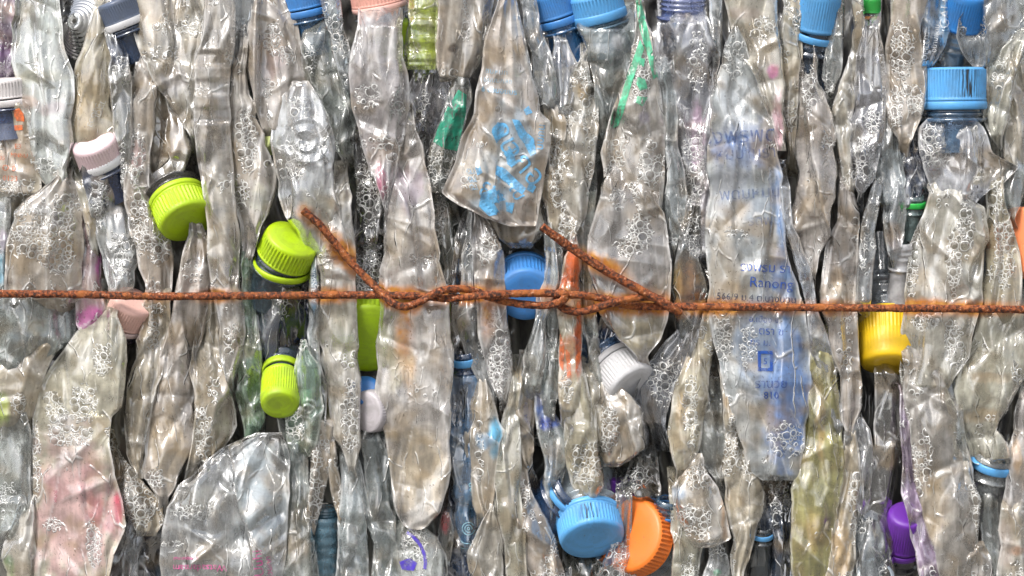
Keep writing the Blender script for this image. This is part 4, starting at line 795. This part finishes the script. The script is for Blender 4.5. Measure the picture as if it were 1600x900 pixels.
mark('b29', [[(1000,62),(1007,76),(996,104),(984,140),(974,176),(966,196),(958,200),(966,164),(980,118)], [(993,0),(1002,0),(1012,46),(1020,80),(1030,122),(1021,124),(1011,84),(999,44)], [(996,120),(1008,124),(1012,138),(1000,142),(994,130)], [(996,150),(1012,152),(1004,166),(993,160)], [(1000,90),(1008,92),(1006,104),(998,102)]], (.10, .50, .29), .85)
mark('b94', [[(888,382),(902,382),(906,430),(905,462),(895,464),(889,430),(878,458),(874,450),(884,410)], [(901,470),(908,470),(909,560),(899,585),(902,520)], [(875,520),(882,540),(880,580),(873,570)], [(884,545),(890,552),(893,590),(886,592)]], OR, .5)
text('b34', 'รงพรม ราบ', 1202, 419, 20, -3, DB, cover=1); text('b34', 'Ranong', 1205, 443, 23, -4, DB, cover=1); text('b34', '566/9 ม.4 ต.บางนอน', 1182, 466, 15, -3, (.02, .035, .09), cover=1)
text('b34', 'อ.เมือง จ.', 1195, 500, 13, -3, DB, cover=.6); text('b34', 'ตรา ข', 1205, 518, 17, -3, DB, cover=.7); text('b34', 'กร ม.', 1188, 535, 15, -3, DB, cover=.6)
mark('b34', [[(1186,548),(1206,548),(1206,553),(1186,553)], [(1186,575),(1206,575),(1206,580),(1186,580)], [(1184,548),(1189,548),(1189,580),(1184,580)], [(1203,548),(1208,548),(1208,580),(1203,580)]], DB, .7)
text('b34', '5', 1196, 565, 14, 0, DB); text('b34', 'รานวย', 1205, 600, 20, 0, DB, cover=.5); text('b34', '018', 1205, 617, 16, 180, DB)
text('b34', 'รังพรพดม', 1166, 212, 34, 3, (.04, .10, .30), cover=.45); text('b34', 'หมบานรา', 1165, 240, 26, 3, (.04, .10, .30), cover=.35)
text('b34', 'พดมหมน', 1172, 302, 26, 4, (.05, .13, .36), cover=.35); text('b34', 'รดพม', 1195, 345, 22, 2, (.05, .13, .36), cover=.25)
text('b42', 'SUMLUT', 1447, 76, 13, 82, WH); text('b42', 'GAU', 1478, 22, 22, 84, WH, cover=.6); text('b42', 'อนามยดม', 1462, 60, 11, 82, WH, cover=.6)
text('b72', 'Watsadarnam', 312, 887, 15, 180, PK); text('b72', 'unnounnui', 290, 873, 9, 180, PK, cover=.7); text('b72', 'Uuhi', 404, 880, 22, 96, PK, cover=.7); text('b72', 'ounn', 420, 885, 16, 96, PK, cover=.5)
text('b75', 'ANFUNSUR', 490, 447, 10, 92, (.75, .8, .84)); text('b66', 'snuoL', 86, 775, 9, 86, (.6, .12, .2), cover=.6)
def arc(cx, cy, r0, r1, a0, a1, n=14, ky=1.0):
    A = [math.radians(a0 + (a1 - a0) * i / n) for i in range(n + 1)]
    return [(cx + r1 * math.cos(a), cy + ky * r1 * math.sin(a)) for a in A] + [(cx + r0 * math.cos(a), cy + ky * r0 * math.sin(a)) for a in reversed(A)]
mark('b89', [arc(732, 826, 9, 10.6, 10, 330), arc(732, 826, 5, 6.4, 60, 380), arc(732, 826, 1.2, 2.8, 0, 350), arc(730, 836, 13, 14.2, 20, 160), arc(728, 842, 15, 16.2, 20, 140)], (.35, .62, .75), .9)
text('b89', 'นยบ', 738, 765, 13, -78, (.3, .6, .72))
mark('b92', [arc(610, 880, 52, 57, -62, 10), [(624,878),(640,872),(652,880),(646,892),(628,890)]], (.06, .03, .42), .9)
text('b93', 'POYE', 683, 868, 9, 74, WH, cover=.7)

# ================================================================== NECKS AND CAPS
nb = lambda k: BODY[k][0]
def root(k): return nb(k)
# big lime caps
N(280, 318, -2, (.42,-.72,.52), 46, None, 'tilted lime green screw cap with its face turned down, left above the wire', True, LIME, h=42, ring=True, ring_t=-1, neck=14, neckcol=(.07,.065,.06), neckop=.5, shoulder=1.05, rib=1.7)
N(444, 402, -4, (.36,.78,.50), 45, root('b76'), None, (.42,.74,.50), LIME, h=40, ring=10, ring_t=-14, ring_tilt=(.24,.85,.42), neck=50, neckcol=(.05,.09,.12), neckop=.4, offset=0, rib=1.7)
N(440, 590, -4, (.05,-.66,.75), 31, None, 'lime green cap with a loose ring hanging downward below the wire', True, LIME, h=62, dirt=.4, ring=13, ring_t=-7, neck=62, neckcol=(.07,.11,.16), neckop=.45, shoulder=1.2, rib=1.7)
N(576, 516, 20, (.05,-.40,.90), 60, None, 'large lime green cap with a ribbed top between two bottles under the wire', True, (.36,.56,.008), h=34)
N(622, 58, 22, (-.2,-.3,.93), 34, None, 'lime cap glimpsed through the pale bottle at the top', True, LIME, h=24)
N(424, 222, 12, (-.6,.2,.77), 22, None, 'pale lime cap peeking out left of the domed bottle base', True, (.55,.62,.25), h=22)
# blue caps
N(820, 440, 18, (.02,-.40,.90), 46, None, 'bright blue cap in the middle crossed by both wire strands', True, BLUE, h=54, ring=True, smooth_top=.2, rib=1.3)
N(1490, 158, -2, (-.01,1,.10), 50, root('b46'), None, True, SKY, h=52, ring=13, ring_t=0, neck=40, neckcol=(.10,.20,.34), neckop=.35, grime=(-.25,.32), shoulder=1.05, smooth_top=.08, ribs=60)
N(920, 812, 0, (.12,-.72,.66), 52, root('b107b'), None, True, SKY, h=40, ring=9, ring_t=0, neck=50, neckcol=(.5,.58,.64), neckop=.5, grime=(.05,.28), squash=1.0, ribs=56)
N(1274, 46, 2, (.10,.90,.40), 33, root('b37'), None, True, SKY, h=64, ring=11, ring_t=-6, ring_tilt=(.2,.85,.4), neck=40, neckcol=(.04,.07,.12), neckop=.6)
N(1500, 40, 10, (.1,.8,.55), 34, None, 'deep blue cap in the shade at the top right', True, (.03,.22,.60), h=60)
N(573, 622, 10, (-.1,.55,.8), 26, None, 'deep blue cap under the large lime cap', True, (.02,.16,.48), h=28)
N(590, 640, 0, (-.62,-.1,.75), 34, None, 'greyish white ribbed cap left of the sandy long bottle', True, (.50,.47,.50), h=26, dirt=.4)
# blue tinted necks with rings, caps cut by the top edge
N(478, 12, 13, (-.2,.95,.25), 32, root('b14'), None, True, BLUE, h=36, ring=11, ring_t=-2, neck=46, neckcol=(.05,.16,.33), neckop=.55, shoulder=1.25)
N(872, 26, 16, (-.3,.92,.25), 31, root('b25'), None, True, BLUE, h=40, ring=12, ring_t=-2, neck=46, neckcol=(.03,.14,.34), neckop=.65, shoulder=1.2)
N(936, 22, 13, (-.25,.94,.25), 43, root('b28'), None, True, SKY, h=34, ring=15, ring_t=4, neck=40, neckcol=(.16,.30,.42), neckop=.4, shoulder=1.15)
N(592, 6, 13, (-.18,.95,.25), 43, root('b16'), None, True, PEACH, h=34, ring=9, ring_t=0, neck=48, neckcol=(.42,.46,.52), neckop=.3, shoulder=1.05, ringcol=(.8,.48,.42))
N(1068, 8, 15, (0,.96,.28), 41, root('b31'), None, None, None, h=34, neck=36, neckcol=(.10,.14,.33), neckop=.5, shoulder=1.0)
N(1362, 20, 6, (0,.97,.22), 14, root('b40'), None, True, GREEN, h=22, ring=5, ring_t=-5, ringcol=(.42,.18,.05), neck=26, neckcol=(.1,.1,.1), neckop=.5, shoulder=1.2)
N(1426, 318, 4, (0,.96,.28), 20, None, 'small clear neck with a bright green ring left of the broad grey bottle', None, None, h=26, ring=9, ring_t=4, ringcol=(.02,.42,.06), neck=70, neckcol=(.18,.26,.26), neckop=.4, shoulder=1.3)
N(1408, 398, 0, (0,.96,.28), 19, None, 'whitish threaded bottle neck above the yellow cap', None, None, h=40, neck=50, neckcol=(.6,.6,.62), neckop=.6, shoulder=1.3)
N(726, 562, 2, (-.1,.93,.35), 22, root('b89'), None, None, None, h=30, ring=12, ring_t=6, ringcol=SKY, neck=50, neckcol=(.02,.05,.12), neckop=.7, shoulder=1.1)
N(1551, 728, 2, (.14,.93,.35), 33, root('b121b'), None, None, None, h=34, ring=13, ring_t=9, ringcol=SKY, neck=40, neckcol=(.3,.32,.33), neckop=.35, shoulder=1.0)
N(1042, 798, 0, (.12,.95,.32), 22, root('b104'), None, None, None, h=40, ring=10, ring_t=2, ringcol=BLUE, ring_tilt=(.2,.75,.6), neck=60, neckcol=(.04,.09,.15), neckop=.6, shoulder=1.05)
N(1191, 834, 2, (0,.94,.34), 17, root('b123'), None, None, None, h=24, ring=8, ring_t=2, ringcol=SKY, neck=50, neckcol=(.04,.05,.06), neckop=.6, shoulder=1.4)
N(890, 770, 4, (.6,.6,.5), 44, root('b110'), None, None, None, h=30, ring=10, ring_t=4, ringcol=SKY, neck=30, neckcol=(.02,.05,.12), neckop=.7)
# white, pink, peach
N(157, 250, -3, (-.34,.84,.42), 36, root('b58'), None, (-.22,.80,.56), PINKW, h=34, ring=14, ring_t=2, ringcol=WHITE, neck=40, neckcol=(.02,.035,.09), neckop=.8, shoulder=1.15, dirt=.1)
N(14, 152, 14, (-.1,.97,.2), 38, root('b2'), None, True, (.70,.66,.66), h=30, ring=11, ring_t=-2, neck=40, neckcol=(.05,.08,.18), neckop=.6, dirt=.3)
N(194, 32, 2, (-.35,.9,.25), 32, root('b5'), None, True, (.10,.13,.2), h=34, ring=12, ring_t=2, ringcol=WHITE, neck=40, neckcol=(.02,.04,.09), neckop=.8, shoulder=1.0)
N(195, 498, 0, (.48,.72,.50), 34, root('b66'), None, True, (.80,.50,.44), h=40, ring=10, ring_t=-2, ringcol=(.78,.6,.58), neck=44, neckcol=(.05,.03,.06), neckop=.55, dirt=.15)
N(966, 574, 7, (.48,-.64,.60), 43, root('b124'), None, True, (.55,.55,.57), h=46, ring=11, ring_t=-2, neck=40, neckcol=(.06,.13,.26), neckop=.5, dirt=.3)
# orange, yellow, purple
N(1002, 842, 10, (-.60,.30,.74), 60, None, 'big orange cap with a ribbed rim at the bottom', True, ORANGE, h=34, smooth_top=.15, ribs=52, rib=1.5, dirt=.12)
N(1602, 380, 4, (-.75,.1,.65), 56, None, 'salmon orange cap cut by the right edge', True, (.85,.28,.12), h=30, dirt=.1)
N(1384, 492, 26, (-.05,-.90,.42), 45, None, 'yellow cap with ribbed shoulders directly under the wire', True, YELLOW, h=86, smooth_top=.58, dirt=.12)
N(1409, 850, 22, (0,.80,.60), 31, root('b117'), None, True, PURPLE, h=66, ring=11, ring_t=-3, neck=60, neckcol=(.02,.02,.03), neckop=.6, dirt=.12, smooth_top=.5, rib=1.8)
N(966, 792, 20, (.05,.97,.22), 15, None, 'sliver of purple cap behind the low blue cap', True, PURPLE, h=46)
N(1365, 905, -2, (.1,.5,.85), 34, None, 'pale blue grey bottle mouth at the bottom edge left of purple cap', None, None, h=30, neck=40, neckcol=(.45,.52,.58), neckop=.5)
N(508, 800, 8, (0,.97,.2), 21, None, 'teal blue ringed bottle at the bottom between foam and grey bottles', None, None, h=20, neck=30, neckcol=(.10,.22,.30), neckop=.5, shoulder=1.1)

# concertina bottle seen end-on at top left
def coil():
    V = []; 
    prof = []
    r = 60
    for i in range(9):
        r0 = 58 - i * 5.4
        prof += [(i * 4.2, r0, 0), (i * 4.2 + 3.0, r0 + .4, 0), (i * 4.2 + 3.6, r0 - 4.0, 0)]
    prof += [(36, 4, 0)]
    o = lathe('crushed_bottle', P(138, 40, 30), (-.40,.06,.91), prof, 64, neckmat((.42,.42,.41), .62), None)
    tag(o, 'concertina ribbed grey bottle end with circular rings at top left', 'plastic bottle', GROUP)
coil()
def ringed():
    prof = []
    for i in range(7):
        z = 60 - i * 16
        prof += [(z, 20, 0), (z - 5, 21.5, 0), (z - 9, 21.5, 0), (z - 12, 19.6, 0)]
    o = lathe('crushed_bottle', P(508, 866, 4), (0,.99,.1), prof, 48, neckmat((.12,.24,.32), .5), None)
    tag(o, 'slim blue green bottle with horizontal rings at the bottom edge', 'plastic bottle', GROUP)
ringed()

# ================================================================== WIRE
def catmull(pts, per=10):
    out = []
    p = [pts[0]] + list(pts) + [pts[-1]]
    for i in range(1, len(p) - 2):
        p0, p1, p2, p3 = (np.array(q, float) for q in p[i - 1:i + 3])
        n = max(3, int(np.hypot(*(p2 - p1)[:2]) / 2.2))
        for k in range(n):
            t = k / n
            out.append(.5 * ((2 * p1) + (-p0 + p2) * t + (2 * p0 - 5 * p1 + 4 * p2 - p3) * t * t + (-p0 + 3 * p1 - 3 * p2 + p3) * t ** 3))
    out.append(np.array(pts[-1], float))
    return np.array(out)
def tube(name, pts, r, mat, parent, seed):
    c = catmull(pts); rng = np.random.default_rng(seed)
    W = np.array([P(*q) for q in c]); n = len(W); ns = 18
    T = np.gradient(W, axis=0); T /= np.linalg.norm(T, axis=1)[:, None]
    up = np.array([0, 0, 1.0]); A = np.cross(T, up); bad = np.linalg.norm(A, axis=1) < .2
    A[bad] = np.cross(T[bad], [0, 1.0, 0]); A /= np.linalg.norm(A, axis=1)[:, None]; Bv = np.cross(A, T)
    th = np.linspace(0, 2 * math.pi, ns, endpoint=False)
    L = np.concatenate([[0], np.cumsum(np.linalg.norm(np.diff(W, axis=0), axis=1))]) / S
    lx = np.repeat(L[:, None], ns, 1); tx = np.repeat(th[None], n, 0)
    nz = fbm(lx / 6, np.cos(tx) * 2 + 9 + np.sin(tx) * 3, seed, 3)
    tw = .35 * np.cos(2 * tx + lx / 10)
    rr = r * (1 + (nz - .5) * .34 + .10 * tw)
    V = W[:, None] + rr[..., None] * S * (np.cos(tx)[..., None] * A[:, None] + np.sin(tx)[..., None] * Bv[:, None])
    V = V.reshape(-1, 3)
    ii, jj = np.meshgrid(np.arange(n - 1), np.arange(ns), indexing='ij'); j2 = (jj + 1) % ns
    F = np.stack([ii * ns + jj, (ii + 1) * ns + jj, (ii + 1) * ns + j2, ii * ns + j2], -1).reshape(-1, 4)
    F = [tuple(f) for f in F] + [tuple(range(ns)), tuple(range((n - 1) * ns, n * ns))[::-1]]
    return mesh_obj(name, V, F, mat, parent)
RM = rust_material()
wire = bpy.data.objects.new('baling_wire', None); C.objects.link(wire); wire.location = P(800, 462, -60); wire.empty_display_size = .01
tag(wire, 'rusty twisted baling wire with two bent tails across the whole bale', 'wire')
inv = Matrix.Translation(-wire.location)
for nm, pts, r, sd in (('wire_strand', WIRE_B, 5.9, 3), ('wire_strand', WIRE_A, 5.9, 4), ('wire_strand', WIRE_T, 6.6, 5)):
    o = tube(nm, pts, r, RM, None, sd); o.data.transform(inv); o.parent = wire

# ================================================================== DEEP MASS BEHIND
def mass():
    st = 5; xs = np.arange(-60, 1661, st) * 1.0; ys = np.arange(-60, 961, st) * 1.0
    X, Y = np.meshgrid(xs, ys)
    h = np.abs(((X / 47 + fbm(X / 90, Y / 160, 3, 3) * 3) % 1) - .5) * 46
    rng = np.random.default_rng(5)
    for x0 in range(0, X.shape[1], 43):
        sl_ = (slice(None), slice(x0, x0 + 43))
        h[sl_] += crumple(X[sl_] + (fbm(X[sl_] / 40, Y[sl_] / 50, 2, 2) - .5) * 30, Y[sl_], rng, 34, .7, 3.0)
    Z = np.clip(78 + h, 52, 150)
    k = (D + Z * S) / D
    V = np.stack([(X - 800) * S * k, Z * S, (450 - Y) * S * k + ZC], -1).reshape(-1, 3)
    nb_ = len(V); H, W = X.shape
    Vb = V.copy(); Vb[:, 1] = 320 * S
    ii, jj = np.meshgrid(np.arange(H - 1), np.arange(W - 1), indexing='ij'); a = (ii * W + jj).ravel()
    F = np.stack([a, a + W, a + W + 1, a + 1], 1); Fb = F[:, ::-1] + nb_
    L = np.arange(H - 1) * W; R = L + W - 1; T = np.arange(W - 1); Bo = T + (H - 1) * W
    side = [np.stack([L, L + nb_, L + W + nb_, L + W], 1), np.stack([R, R + W, R + W + nb_, R + nb_], 1), np.stack([T, T + 1, T + 1 + nb_, T + nb_], 1), np.stack([Bo, Bo + nb_, Bo + 1 + nb_, Bo + 1], 1)]
    m = bpy.data.materials.new('deep_bale_plastic'); nt = nodes_of(m); b = NB(nt)
    tc = b.n('ShaderNodeTexCoord').outputs['Object']
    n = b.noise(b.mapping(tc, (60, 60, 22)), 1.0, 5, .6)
    c = b.mixc(b.ramp(n, .4, .65), (.05, .05, .052, 1), (.20, .195, .175, 1))  # dark tones carry the shade of the deep gaps
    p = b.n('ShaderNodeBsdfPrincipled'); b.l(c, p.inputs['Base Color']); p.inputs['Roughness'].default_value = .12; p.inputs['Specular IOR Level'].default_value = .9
    out = b.n('ShaderNodeOutputMaterial'); b.l(p.outputs[0], out.inputs[0])
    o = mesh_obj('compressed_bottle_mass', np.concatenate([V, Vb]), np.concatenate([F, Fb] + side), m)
    tag(o, 'compressed plastic deep inside the bale, coloured dark as gap shade', 'plastic waste', kind='stuff')
mass()

# ================================================================== LIGHT, SKY, CAMERA
scene = bpy.context.scene
w = bpy.data.worlds.new('World'); scene.world = w; w.use_nodes = True; nt = w.node_tree; nt.nodes.clear(); b = NB(nt)
SUN_EL, SUN_AZ = math.radians(48), math.radians(-34)     # azimuth measured from behind the viewer, to the left
sky = b.n('ShaderNodeTexSky', sky_type='NISHITA'); sky.sun_disc = False
sky.sun_elevation = SUN_EL; sky.sun_rotation = math.radians(180 + 34); sky.dust_density = 4.0; sky.air_density = 1.0; sky.ozone_density = 1.0
hs = b.n('ShaderNodeHueSaturation'); hs.inputs['Saturation'].default_value = .35; b.l(sky.outputs[0], hs.inputs['Color'])
g = b.n('ShaderNodeTexCoord').outputs['Generated']; sp = b.n('ShaderNodeSeparateXYZ'); b.l(g, sp.inputs[0])
gm = b.mixc(b.ramp(sp.outputs[2], -.03, .03), (1.5, 1.42, 1.3, 1), hs.outputs[0])   # unseen ground below the horizon, added as bounce light
bg = b.n('ShaderNodeBackground'); bg.inputs[1].default_value = 0.12; b.l(gm, bg.inputs[0])
out = b.n('ShaderNodeOutputWorld'); b.l(bg.outputs[0], out.inputs[0])
sl = bpy.data.lights.new('sun', 'SUN'); sl.energy = 1.5; sl.angle = math.radians(18); sl.color = (1, .96, .9)
so = bpy.data.objects.new('sun', sl); C.objects.link(so)
dirv = Vector((math.sin(SUN_AZ) * math.cos(SUN_EL), -math.cos(SUN_AZ) * math.cos(SUN_EL), math.sin(SUN_EL)))
so.rotation_euler = dirv.to_track_quat('Z', 'Y').to_euler(); so.location = dirv * 3 + Vector((0, 0, 1))
cam = bpy.data.cameras.new('camera'); cam.sensor_width = 36; cam.lens = 36 * D / 0.5; cam.clip_start = .01; cam.clip_end = 100
co = bpy.data.objects.new('camera', cam); C.objects.link(co); co.location = (0, -D, ZC); co.rotation_euler = (math.radians(90), 0, 0)
scene.camera = co
scene.view_settings.view_transform = 'Standard'; scene.view_settings.look = 'None'; scene.view_settings.exposure = 0.82; scene.view_settings.gamma = 1
scene.cycles.transparent_max_bounces = 12; scene.cycles.max_bounces = 4; scene.cycles.diffuse_bounces = 2; scene.cycles.glossy_bounces = 2
scene.cycles.use_denoising = True; scene.render.filter_size = 0.9; scene.cycles.adaptive_threshold = 0.03
scene.cycles.sample_clamp_indirect = 6
